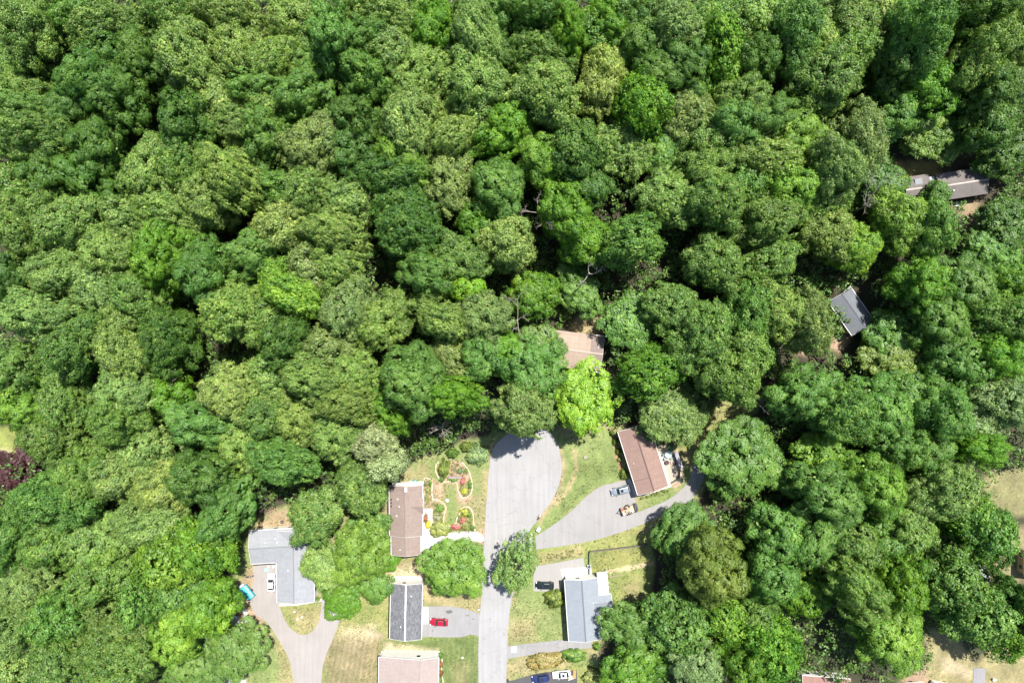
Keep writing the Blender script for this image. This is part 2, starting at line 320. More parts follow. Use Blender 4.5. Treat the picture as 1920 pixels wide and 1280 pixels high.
def ground():
    st = 0.36
    xs = np.arange(-139, 139.01, st); ys = np.arange(-95, 95.01, st)
    far = np.array([160, 200, 280, 450, 900, 2000, 4500.])
    xs = np.concatenate([-far[::-1], xs, far]); ys = np.concatenate([-far[::-1], ys, far])
    X, Y = np.meshgrid(xs, ys); px = X / MP() + 960; py = 640 - Y / MP()
    n1 = fbm(X, Y, 9.0, 1); n2 = fbm(X, Y, 2.2, 11); n3 = rng.random(X.shape)
    c = np.empty(X.shape + (3,)); c[:] = LITTER
    c *= (0.6 + 0.9 * n2)[..., None]
    moss = np.clip((n1 - .5) * 4, 0, 1)[..., None]; c = c * (1 - .5 * moss) + np.array((0.05, 0.075, 0.025)) * .5 * moss
    wob = (n2 - .5) * 9 + (n1 - .5) * 6
    g = np.array(GREEN); tn = np.array(TAN)
    m = np.clip((n1 - .42) * 3.2 + (n2 - .5) * 2.6, 0, 1)[..., None]
    lawn = np.array(LGREEN) * (1 - m) + np.array((0.235, 0.215, 0.105)) * m
    near = (abs(X) < 140) & (abs(Y) < 96)
    for poly, col, soft, k in ZONES:
        q = np.array(poly); bx = near & (px > q[:, 0].min() - 20) & (px < q[:, 0].max() + 20) & (py > q[:, 1].min() - 20) & (py < q[:, 1].max() + 20)
        ii = np.nonzero(bx)
        a, b = px[ii], py[ii]
        d = edge_dist(a, b, poly); d = np.where(inside(a, b, poly), d, -d) + wob[ii] * min(1, soft / 5)
        w = (np.clip(d / soft * .5 + .5, 0, 1) * k)[:, None]
        tgt = lawn[ii] if col is None else np.array(col) * (0.62 + 0.78 * n2[ii])[:, None]
        c[ii] = c[ii] * (1 - w) + tgt * w
    # mowing stripes and ruts that are really in the turf
    def stripes(poly, ang, per, amt):
        nonlocal c
        ii = np.nonzero(near & inside(px, py, poly))
        u = px[ii] * math.cos(ang) + py[ii] * math.sin(ang) + (n1[ii] - .5) * 5
        s = 1 + amt * np.sign(np.sin(u / per * 2 * math.pi)) * (.5 + n2[ii])
        c[ii] = c[ii] * s[:, None]
    stripes([(600, 1195), (715, 1190), (712, 1300), (610, 1300)], math.radians(10), 9.5, .09)
    stripes([(957, 1150), (985, 1105), (1030, 1112), (1060, 1130), (1063, 1193), (955, 1208)], math.radians(95), 8.0, .05)
    stripes([(800, 1197), (893, 1188), (897, 1300), (830, 1300)], math.radians(3), 10, .06)
    c *= (0.84 + 0.32 * n3)[..., None]
    edge = np.clip(np.maximum(abs(X) - 134, abs(Y) - 91) / 5, 0, 1)[..., None]; c = c * (1 - edge) + np.array((0.060, 0.075, 0.028)) * edge
    col = np.concatenate([c, np.ones(X.shape + (1,))], -1)
    Z = (fbm(X, Y, 14, 21) - .5) * .10 * near
    Z = np.where(near, Z - 0.06, -0.1)
    V = np.stack([X, Y, Z], -1).reshape(-1, 3)
    ny, nx = X.shape; idx = np.arange(nx * ny).reshape(ny, nx)
    Fq = np.stack([idx[:-1, :-1], idx[:-1, 1:], idx[1:, 1:], idx[1:, :-1]], -1).reshape(-1, 4)
    me = np_mesh('ground', V, Fq, {'soil': ('FLOAT_COLOR', col.reshape(-1, 4))}, smooth=True)
    m, t, b = nodes('turf_and_soil'); b.inputs['Roughness'].default_value = 0.95
    at = N(t, 'ShaderNodeAttribute', attribute_name='soil'); tc = N(t, 'ShaderNodeTexCoord')
    no = N(t, 'ShaderNodeTexNoise', Scale=3.5, Detail=8.0, Roughness=0.75); t.links.new(tc.outputs['Object'], no.inputs['Vector'])
    mr = N(t, 'ShaderNodeMapRange'); mr.inputs[1].default_value = .3; mr.inputs[2].default_value = .7; mr.inputs[3].default_value = .62; mr.inputs[4].default_value = 1.36
    t.links.new(no.outputs['Fac'], mr.inputs[0])
    sc = N(t, 'ShaderNodeVectorMath', operation='SCALE'); t.links.new(at.outputs['Color'], sc.inputs[0]); t.links.new(mr.outputs[0], sc.inputs['Scale'])
    t.links.new(sc.outputs[0], b.inputs['Base Color'])
    bp = N(t, 'ShaderNodeBump', Strength=0.5, Distance=0.08); t.links.new(no.outputs['Fac'], bp.inputs['Height']); t.links.new(bp.outputs[0], b.inputs['Normal'])
    o = mesh_obj('ground', me, m); tag(o, kind='structure')
ground()

def smooth_poly(pts, n=4, jit=0.0):
    out = []; L = len(pts)
    for i in range(L):
        p0, p1, p2, p3 = (Vector(pts[(i + k - 1) % L][:2]) for k in range(4))
        sharp1 = len(pts[i]) > 2; sharp2 = len(pts[(i + 1) % L]) > 2
        m1 = (p2 - p1) if sharp1 else (p2 - p0) * .5; m2 = (p2 - p1) if sharp2 else (p3 - p1) * .5
        for k in range(n):
            u = k / n; h = Vector((2 * u**3 - 3 * u**2 + 1, u**3 - 2 * u**2 + u, -2 * u**3 + 3 * u**2, u**3 - u**2))
            q = p1 * h[0] + m1 * h[1] + p2 * h[2] + m2 * h[3]
            if jit: q += Vector((random.uniform(-jit, jit), random.uniform(-jit, jit)))
            out.append(q)
    return out
PAVED = []
def slab(name, pts, mat, z=0.03, jit=0.35, n=4, thick=0.2):
    """a paved surface with real thickness; pts are photo pixels on the ground, a third value marks a sharp corner"""
    PAVED.append([(p[0], p[1]) for p in pts]); q = [P(p.x, p.y, z) for p in smooth_poly(pts, n, jit)]
    b = MB(); b.prism([(v.x, v.y) for v in q], z - thick, z)
    bmesh.ops.triangulate(b.bm, faces=b.bm.faces[:])
    o = b.build(name, mat); tag(o, kind='structure'); return o
s = 1
ROAD = [(897, 1330, s), (897.5, 1200), (903, 1110), (906, 1040), (909, 990), (912, 940), (917, 880), (924, 842), (945, 818), (985, 800), (1020, 803), (1041, 822),
        (1050, 850), (1052, 890), (1040, 928), (1022, 955), (1004, 980), (990, 998), (986, 1008), (984, 1040), (968, 1090), (958, 1130), (952, 1190), (948, 1330, s)]
asph = paving('road_asphalt', (0.290, 0.286, 0.288), crack=0.15, var=0.10)
slab('road', ROAD, asph, 0.034, .25)
DRIVE_R = [(984, 1012), (1010, 1001), (1060, 967), (1100, 930), (1125, 912), (1150, 905), (1176, 899, s), (1183, 903, s), (1196, 960, s), (1215, 952), (1245, 940), (1270, 924), (1292, 900), (1302, 870),
           (1322, 872), (1316, 905), (1294, 940), (1265, 955), (1210, 980), (1150, 1002), (1100, 1015), (1050, 1024), (1010, 1029), (984, 1032)]
slab('driveway', DRIVE_R, paving('drive_asphalt', (0.263, 0.255, 0.252), crack=0.10, var=0.10, sc=.2), 0.030, .3)
slab('driveway', [(1004, 1061, s), (1034, 1056), (1094, 1045, s), (1097, 1068, s), (1054, 1072, s), (1052, 1108, s), (1000, 1108, s), (1000, 1080)], paving('parking_concrete', (0.280, 0.269, 0.258), crack=.06, var=.06), 0.028, .2)
slab('path', [(950, 1211, s), (1050, 1199, s), (1070, 1200, s), (1110, 1202, s), (1108, 1214, s), (1060, 1219), (1000, 1226), (950, 1235, s)], paving('walk_asphalt', (0.246, 0.241, 0.241), crack=.2), 0.028, .25)
slab('driveway', [(948, 1281), (962, 1275), (1000, 1264), (1040, 1258), (1082, 1256, s), (1084, 1330, s), (948, 1330, s)], paving('fresh_asphalt', (0.073, 0.073, 0.078), crack=.1), 0.028, .2)
slab('driveway', [(788, 1136, s), (806, 1136, s), (850, 1137), (880, 1143), (898, 1150), (903, 1152, s), (901, 1192, s), (880, 1189), (860, 1194), (792, 1193, s)], paving('side_asphalt', (0.241, 0.238, 0.241), crack=.14, sc=.3), 0.028, .2)
slab('driveway', [(788, 1037, s), (790, 1005, s), (838, 999), (880, 995), (897, 998), (908, 1008), (900, 1016), (868, 1011), (835, 1020), (806, 1036, s)], paving('white_concrete', (0.414, 0.403, 0.381), crack=.05, var=.05), 0.028, .2)
slab('driveway', [(518, 1056, s), (519, 1100), (523, 1131), (533, 1160), (548, 1180), (566, 1190), (584, 1184), (596, 1168), (602, 1140), (606, 1120), (640, 1120), (640, 1150), (629, 1185),
                  (612, 1225), (604, 1260), (600, 1330, s), (550, 1330, s), (549, 1270), (540, 1230), (520, 1195), (500, 1166), (478, 1150), (468, 1120), (475, 1090), (474, 1060, s)],
     paving('left_drive_gravel', (0.291, 0.266, 0.252), crack=.04, var=.10, sc=.25), 0.028, .5)
slab('driveway', [(400, 1268, s), (440, 1266, s), (440, 1330, s), (400, 1330, s)], paving('walk_asphalt', (0.000, 0.000, 0.000)), 0.028, .1)
slab('path', [(441, 1264, s), (461, 1264, s), (462, 1330, s), (441, 1330, s)], paving('white_concrete', (0.000, 0.000, 0.000)), 0.032, .1)
slab('path', [(1832, 1058, s), (1856, 1060, s), (1858, 1150, s), (1838, 1150, s)], paving('far_asphalt', (0.235, 0.230, 0.241), crack=.1), 0.028, .3)
slab('path', [(1826, 1252, s), (1848, 1252, s), (1847, 1330, s), (1822, 1330, s)], paving('far_asphalt', (0.000, 0.000, 0.000)), 0.028, .3)
slab('path', [(1818, 905, s), (1838, 905, s), (1838, 918, s), (1818, 918, s)], paving('far_asphalt', (0.000, 0.000, 0.000)), 0.028, .3)
slab('path', [(790, 953, s), (811, 953, s), (811, 975, s), (806, 1006, s), (790, 1006, s)], paving('white_concrete', (0.000, 0.000, 0.000)), 0.020, .2)
slab('patio', [(1234, 846, s), (1258, 836, s), (1266, 845, s), (1278, 900, s), (1256, 910, s)], paving('patio_concrete', (0.370, 0.325, 0.263), crack=.05, var=.08), 0.028, .2)
slab('patio', [(1051, 1066, s), (1108, 1062, s), (1112, 1086, s), (1056, 1090, s)], paving('bright_concrete', (0.459, 0.448, 0.431), crack=.0, var=.04), 0.05, .1)
slab('path', [(958.5, 1211.5, s), (969, 1210.5, s), (969, 1222.5, s), (958.5, 1223, s)], paving('bright_concrete', (0.000, 0.000, 0.000)), 0.033, .0)
slab('path', [(791, 1137, s), (803, 1137, s), (803.5, 1169, s), (791, 1169, s)], paving('bright_concrete', (0.000, 0.000, 0.000)), 0.033, .0)
slab('path', [(1176, 899, s), (1181, 897, s), (1195, 924, s), (1205, 926, s), (1206, 930, s), (1191, 931, s)], paving('bright_concrete', (0.000, 0.000, 0.000)), 0.033, .0)
slab('path', [(1254, 911, s), (1236, 848, s), (1239, 847, s), (1259, 912, s), (1206, 930, s), (1205, 927, s)], paving('bright_concrete', (0.000, 0.000, 0.000)), 0.034, .0)
slab('path', [(523, 1132, s), (560, 1130, s), (600, 1122, s), (607, 1123, s), (607, 1126, s), (560, 1134, s), (523, 1136, s)], paving('bright_concrete', (0.000, 0.000, 0.000)), 0.024, .1)
# oil stains on the side driveway and wear on the road
def stain(x, y, r, col, z, sx=1, sy=1):
    pts = []
    for i in range(22):
        a = i / 22 * 2 * math.pi; q = r * random.uniform(.55, 1.2); pts.append((x + math.cos(a) * q * sx, y + math.sin(a) * q * sy))
    q = [P(a, b, z) for a, b in pts]; b = MB(); b.poly([(v.x, v.y, z) for v in q][::-1]); bmesh.ops.triangulate(b.bm, faces=b.bm.faces[:])
    o = b.build('oil_stain', simple('stain_%.2f' % col, (col * .55, col * .54, col * .53), .9, noise=.3, scale=4)); tag(o, kind='structure')
stain(842, 1146, 5.5, .20, .0325, 1.2, .7); stain(877, 1153, 4, .30, .0325, 1.2, .5); stain(888, 1160, 2, .32, .0325); stain(811, 1182, 2, .3, .0325); stain(938, 1240, 3, .48, .0385, .8, 1.4); stain(945, 1187, 3, .47, .0385)
stain(1052, 903, 1.6, .3, .0385); stain(915, 967, 1.6, .4, .0385)
# ---------------------------------------------------------------- trees
def rand_dirs(n, r): 
    v = r.normal(size=(n, 3)); return v / np.linalg.norm(v, axis=1)[:, None]
def leaves(cen, nor, size, tint, r, asp=0.62):
    """one kite-shaped leaf spray per centre, facing nor"""
    n = len(cen); a = rand_dirs(n, r); u = np.cross(nor, a); u /= np.linalg.norm(u, axis=1)[:, None] + 1e-9; v = np.cross(nor, u)
    L = (size * r.uniform(.7, 1.3, n))[:, None]
    V = np.stack([cen - u * L * .5, cen + v * L * asp * .5 - u * L * .05, cen + u * L * .5 - nor * L * .12, cen - v * L * asp * .5 - u * L * .05], 1).reshape(-1, 3)
    Fq = np.arange(n * 4).reshape(n, 4); lr = r.random(n)
    return V, Fq, np.repeat(tint, 4), np.repeat(lr, 4)
STYLE = {   # clump radius, leaves per clump, leaf size, lobes, lobe size, scatter, clumps per area, upward spikes, tone variation, head radius (m), head spacing
    'f': dict(rb=0.48, nl=17, ls=0.36, lobes=10, lr=(.24, .42), jit=.60, dens=1.25, up=1.3, tv=.26, rad=(.70, 1.25), hr=(.65, 1.5), hd=1.25),
    'o': dict(rb=0.60, nl=24, ls=0.36, lobes=11, lr=(.24, .40), jit=.30, dens=1.25, up=.5, tv=.18, rad=(.75, 1.15), hr=(.85, 1.75), hd=1.05),
    'c': dict(rb=0.60, nl=24, ls=0.33, lobes=12, lr=(.24, .38), jit=.12, dens=1.35, up=.1, tv=.13, rad=(.88, 1.08), hr=(1.0, 1.9), hd=.95),
    's': dict(rb=0.60, nl=16, ls=0.52, lobes=9, lr=(.26, .42), jit=.40, dens=1.2, up=.0, tv=.20, rad=(.7, 1.2), hr=(.7, 1.6), hd=1.1),
    'x': dict(rb=0.50, nl=15, ls=0.38, lobes=9, lr=(.18, .30), jit=.60, dens=.8, up=.9, tv=.22, rad=(.6, 1.3), hr=(.6, 1.2), hd=.75),
}
def crown_points(R, st, r, zc, flat=.8):
    q = STYLE[st]; lob = [(0, 0, zc + .18 * R, .52 * R)]
    n = q['lobes']; k1 = int(n * .62)
    for i in range(k1):
        a = 2 * math.pi * (i + r.uniform(-.3, .3)) / k1; d = r.uniform(.44, .72) * R
        lob.append((d * math.cos(a), d * math.sin(a), zc + r.uniform(-.36, .02) * R, r.uniform(*q['lr']) * R))
    for i in range(n - k1):
        a = r.uniform(0, 2 * math.pi); d = r.uniform(.25, .40) * R
        lob.append((d * math.cos(a), d * math.sin(a), zc + r.uniform(.20, .50) * R, r.uniform(*q['lr']) * .85 * R))
    for i in range(k1 - 1):
        a = 2 * math.pi * (i + r.uniform(-.4, .4)) / (k1 - 1); d = r.uniform(.35, .62) * R
        lob.append((d * math.cos(a), d * math.sin(a), zc - r.uniform(.45, .8) * R, r.uniform(.30, .42) * R))
    for i in range(4):
        a = 2 * math.pi * (i + r.uniform(-.4, .4)) / 4; d = r.uniform(.2, .42) * R
        lob.append((d * math.cos(a), d * math.sin(a), zc - r.uniform(.95, 1.25) * R, r.uniform(.26, .34) * R))
    lob = np.array(lob); f3 = np.array((1, 1, flat)); heads = []
    for i, (x, y, z, lr) in enumerate(lob):          # heads of foliage standing out of each lobe
        hm = sum(q['hr']) / 2; m = int(q['hd'] * 3.2 * lr * lr / hm ** 2) + 2
        d = rand_dirs(m, r); d = d[d[:, 2] > -.5]
        p = np.array((x, y, z)) + d * lr * r.uniform(.68, 1.16, len(d))[:, None] * f3
        keep = np.ones(len(p), bool)
        for j, l2 in enumerate(lob):
            if j != i: keep &= (((p - l2[:3]) / f3) ** 2).sum(1) > (l2[3] * .74) ** 2
        for a, dd in zip(p[keep], d[keep]): heads.append((*a, r.uniform(*q['hr']), *dd, r.normal() * .13))
    heads = np.array(heads); C = []; Nn = []; T = []
    for i, (x, y, z, hr, ax, ay, az, tn) in enumerate(heads):
        m = int(q['dens'] * 2.6 * hr * hr / q['rb'] ** 2) + 2; ax_ = np.array((ax, ay, az + .25))
        d = rand_dirs(m, r) + ax_ * .75; d /= np.linalg.norm(d, axis=1)[:, None]
        p = np.array((x, y, z)) + d * hr * r.uniform(*q['rad'], m)[:, None] * np.array((1, 1, .8))
        dist = ((p[:, None, :] - heads[None, :, :3]) ** 2).sum(2); dist[:, i] = 1e9
        keep = (dist > (heads[:, 3] * .70) ** 2).all(1)
        C.append(p[keep]); Nn.append(d[keep]); T.append(np.full(keep.sum(), tn))
    return np.concatenate(C), np.concatenate(Nn), np.concatenate(T), lob
def crown_mesh(name, R, st, seed, zc, flat=.8, dens=1.0):
    r = np.random.default_rng(seed); q = STYLE[st]
    C, D, T, lob = crown_points(R, st, r, zc, flat)
    n = len(C); nl = max(6, int(q['nl'] * dens)); rb = q['rb'] * r.uniform(.55, 1.45, n)
    d = rand_dirs(n * nl, r).reshape(n, nl, 3); dn = D[:, None, :]
    d = d + dn * .55; d /= np.linalg.norm(d, axis=2)[..., None]
    rad = rb[:, None, None] * r.uniform(.55, 1.0, (n, nl, 1)) * (1 + q['jit'] * r.normal(size=(n, nl, 1)) * .5)
    sc = np.array((1, 1, .8)); cen = C[:, None, :] + d * rad * sc + np.array((0, 0, q['up'])) * (r.random((n, nl, 1)) ** 2) * rb[:, None, None]
    if st == 's': cen = cen + np.concatenate([D[:, None, :2] * rad * .9, -rad * .35 * np.ones((n, nl, 1))], 2)
    nor = d * .8 + dn * .8 + np.array((0, 0, .25)) + r.normal(size=(n, nl, 3)) * (.22 if st in 'co' else .36); nor /= np.linalg.norm(nor, axis=2)[..., None]
    tint = 1 + T[:, None] + r.normal(size=(n, 1)) * q['tv'] * .6 + r.normal(size=(n, nl)) * q['tv'] * .7
    parts = [leaves(cen.reshape(-1, 3), nor.reshape(-1, 3), np.full(n * nl, q['ls']), np.clip(tint, .5, 1.7).ravel(), r)]
    # inner foliage so that light and sight do not pass straight through
    ci, ni = [], []
    for x, y, z, lr in lob:
        m = int((2.5 if st == 'x' else 11) * lr * lr) + 6; dd = rand_dirs(m, r)
        ci.append(np.array((x, y, z)) + dd * lr * r.uniform(.55, .80, m)[:, None] * np.array((1, 1, flat))); ni.append(dd + r.normal(size=(m, 3)) * .5)
    ci = np.concatenate(ci); ni = np.concatenate(ni); ni /= np.linalg.norm(ni, axis=1)[:, None]
    parts.append(leaves(ci, ni, np.full(len(ci), .85), np.clip(r.normal(.9, .1, len(ci)), .6, 1.2), r))
    V = np.concatenate([p[0] for p in parts]); off = np.cumsum([0] + [len(p[0]) for p in parts[:-1]])
    Fq = np.concatenate([p[1] + o for p, o in zip(parts, off)]); tt = np.concatenate([p[2] for p in parts]); lr_ = np.concatenate([p[3] for p in parts])
    me = np_mesh(name, V, Fq, {'tint': ('FLOAT', tt), 'leafr': ('FLOAT', lr_)}); me.materials.append(LEAF)
    return me, lob
def trunk_mesh(name, lob, r0, zc, R, seed, mat=BARK):
    rr = random.Random(seed); b = MB(); z1 = zc - .35 * R; px = py = 0; n = 4; prev = Vector((0, 0, -.15)); rad = r0 * 1.35
    for i in range(n):
        z = z1 * (i + 1) / n; q = Vector((rr.uniform(-.25, .25), rr.uniform(-.25, .25), z)); nr = r0 * (1 - .13 * (i + 1))
        b.tube(prev, q, rad, nr, 9, cap=(i == 0)); prev, rad = q, nr
    for x, y, z, lr in list(lob)[:12]:
        mid = Vector((x * .45 + rr.uniform(-.3, .3), y * .45 + rr.uniform(-.3, .3), z1 + (z - z1) * .45)); st = Vector((prev.x, prev.y, z1 - rr.uniform(0, .25) * z1 * .5))
        b.tube(st, mid, r0 * .45, r0 * .28, 6, False); b.tube(mid, (x, y, z), r0 * .28, r0 * .08, 6, False)
    me = bpy.data.meshes.new(name); b.bm.to_mesh(me); b.bm.free(); me.materials.append(mat); return me

PROTO = {}
def proto(st, size, k):
    key = (st, size, k)
    if key not in PROTO:
        R, top = {'S': (3.6, 11.5), 'M': (5.8, 18.5), 'L': (8.0, 23.0)}[size]
        zc = top - .68 * R; sd = sum(map(ord, st + size)) * 7 + k * 101
        me, lob = crown_mesh('crown', R, st, sd, zc, flat=.85); tm = trunk_mesh('trunk', lob, .045 * R + .06, zc, R, sd)
        PROTO[key] = (me, tm, R, zc)
    return PROTO[key]
PAL = {'o': (.165, .245, .056, .16), 'p': (.170, .252, .070, .14), 'k': (.158, .222, .066, .20), 'm': (.122, .202, .042, .10), 'g': (.108, .200, .042, .03),
       'd': (.072, .142, .026, .0), 'b': (.082, .160, .030, .0), 't': (.108, .210, .044, .02), 'q': (.165, .245, .110, .14), 'v': (.108, .212, .022, .0),
       'l': (.158, .262, .038, .0), 'L': (.140, .235, .036, .03), 'y': (.190, .315, .034, .02), 'w': (.215, .275, .070, .20), 'n': (.145, .185, .036, .08), 'W': (.31, .36, .22, .55),
       'r': (.070, .026, .036, .0), 'h': (.11, .165, .06, .05), 'e': (.15, .10, .03, .30)}
WORD = {'o': 'olive green', 'p': 'pale sage green', 'k': 'khaki green', 'm': 'moss green', 'g': 'mid green', 'd': 'dark green', 'b': 'bluish green', 't': 'jade green',
        'q': 'silvery green', 'v': 'vivid green', 'l': 'bright lime green', 'L': 'fresh green', 'y': 'yellow green', 'w': 'golden green', 'n': 'brownish olive', 'W': 'white blossoming', 'r': 'dark purple'}
DEF = {'o': 'f', 'p': 'f', 'k': 'f', 'm': 'f', 'g': 'o', 'd': 'o', 'b': 'c', 't': 'c', 'q': 'f', 'v': 's', 'l': 'c', 'y': 'o', 'w': 'f', 'n': 'c', 'W': 'f', 'r': 'o'}
TEX = {'f': 'feathery', 'o': 'rounded', 'c': 'lumpy', 's': 'drooping', 'x': 'open'}
SUN_SIDE = None
def near_phrase(x, y):
    for lx, ly, rad, nm in LANDMARKS:
        dx, dy = x - lx, y - ly
        if math.hypot(dx, dy) < rad:
            v = 'above' if dy < 0 else 'below'; h = 'left of' if dx < 0 else 'right of'
            return ('%s' % (v if abs(dy) > abs(dx) else h)) + ' ' + nm
    return None
LANDMARKS = [(762, 970, 120, 'the mauve house'), (1205, 860, 130, 'the brown house'), (1090, 655, 110, 'the salmon roof'),
             (1600, 580, 110, 'the slate gable'), (1770, 350, 130, 'the taupe roof'), (530, 1060, 120, 'the L-shaped house'),
             (1100, 1140, 120, 'the blue-grey house'), (980, 850, 100, 'the cul-de-sac'), (20, 880, 110, 'the purple tree')]
INFO = []
def tree(x, y, r, code, st=None, top=None, label=None, group='trees of the wood around the cul-de-sac', name='broadleaf_tree', ry=None, ang=0.0):
    st = st or DEF[code]; rm = r * (H - 12) / F
    size = 'S' if rm < 4.4 else 'M' if rm < 6.6 else 'L'
    kk = 4 if size == 'M' else 3
    me, tm, R, zc = proto(st, size, random.randrange(kk)); s_ = rm / R; hz = s_ ** .5 * random.uniform(.84, 1.22)
    if top: hz = top / (zc + .8 * R)
    o_z = zc * hz; p = P(x, y, o_z); s_ = r * MP(o_z) / R
    root = empty(name, (p.x, p.y, 0), random.uniform(0, 6.283)); ex = random.uniform(.92, 1.08)
    if ry: root.rotation_euler.z = ang + random.choice((0, math.pi)); ex = (r / ry) ** .5; s_ *= (ry / r) ** .5
    root.scale = (s_ * ex, s_ / ex, hz)
    c = bpy.data.objects.new('crown', me); COL.objects.link(c); c.parent = root
    t = bpy.data.objects.new('trunk', tm); COL.objects.link(t); t.parent = root
    col = PAL[code]; f = random.uniform(.90, 1.10); g = random.uniform(.93, 1.07)
    f *= 1.22; c.color = (col[0] * f * g * .96, col[1] * f * 1.07, col[2] * .90 * f * random.uniform(.9, 1.1), col[3])
    if label is None: INFO.append((root, x, y, r, st, code))
    return tag(root, label, 'tree', group)
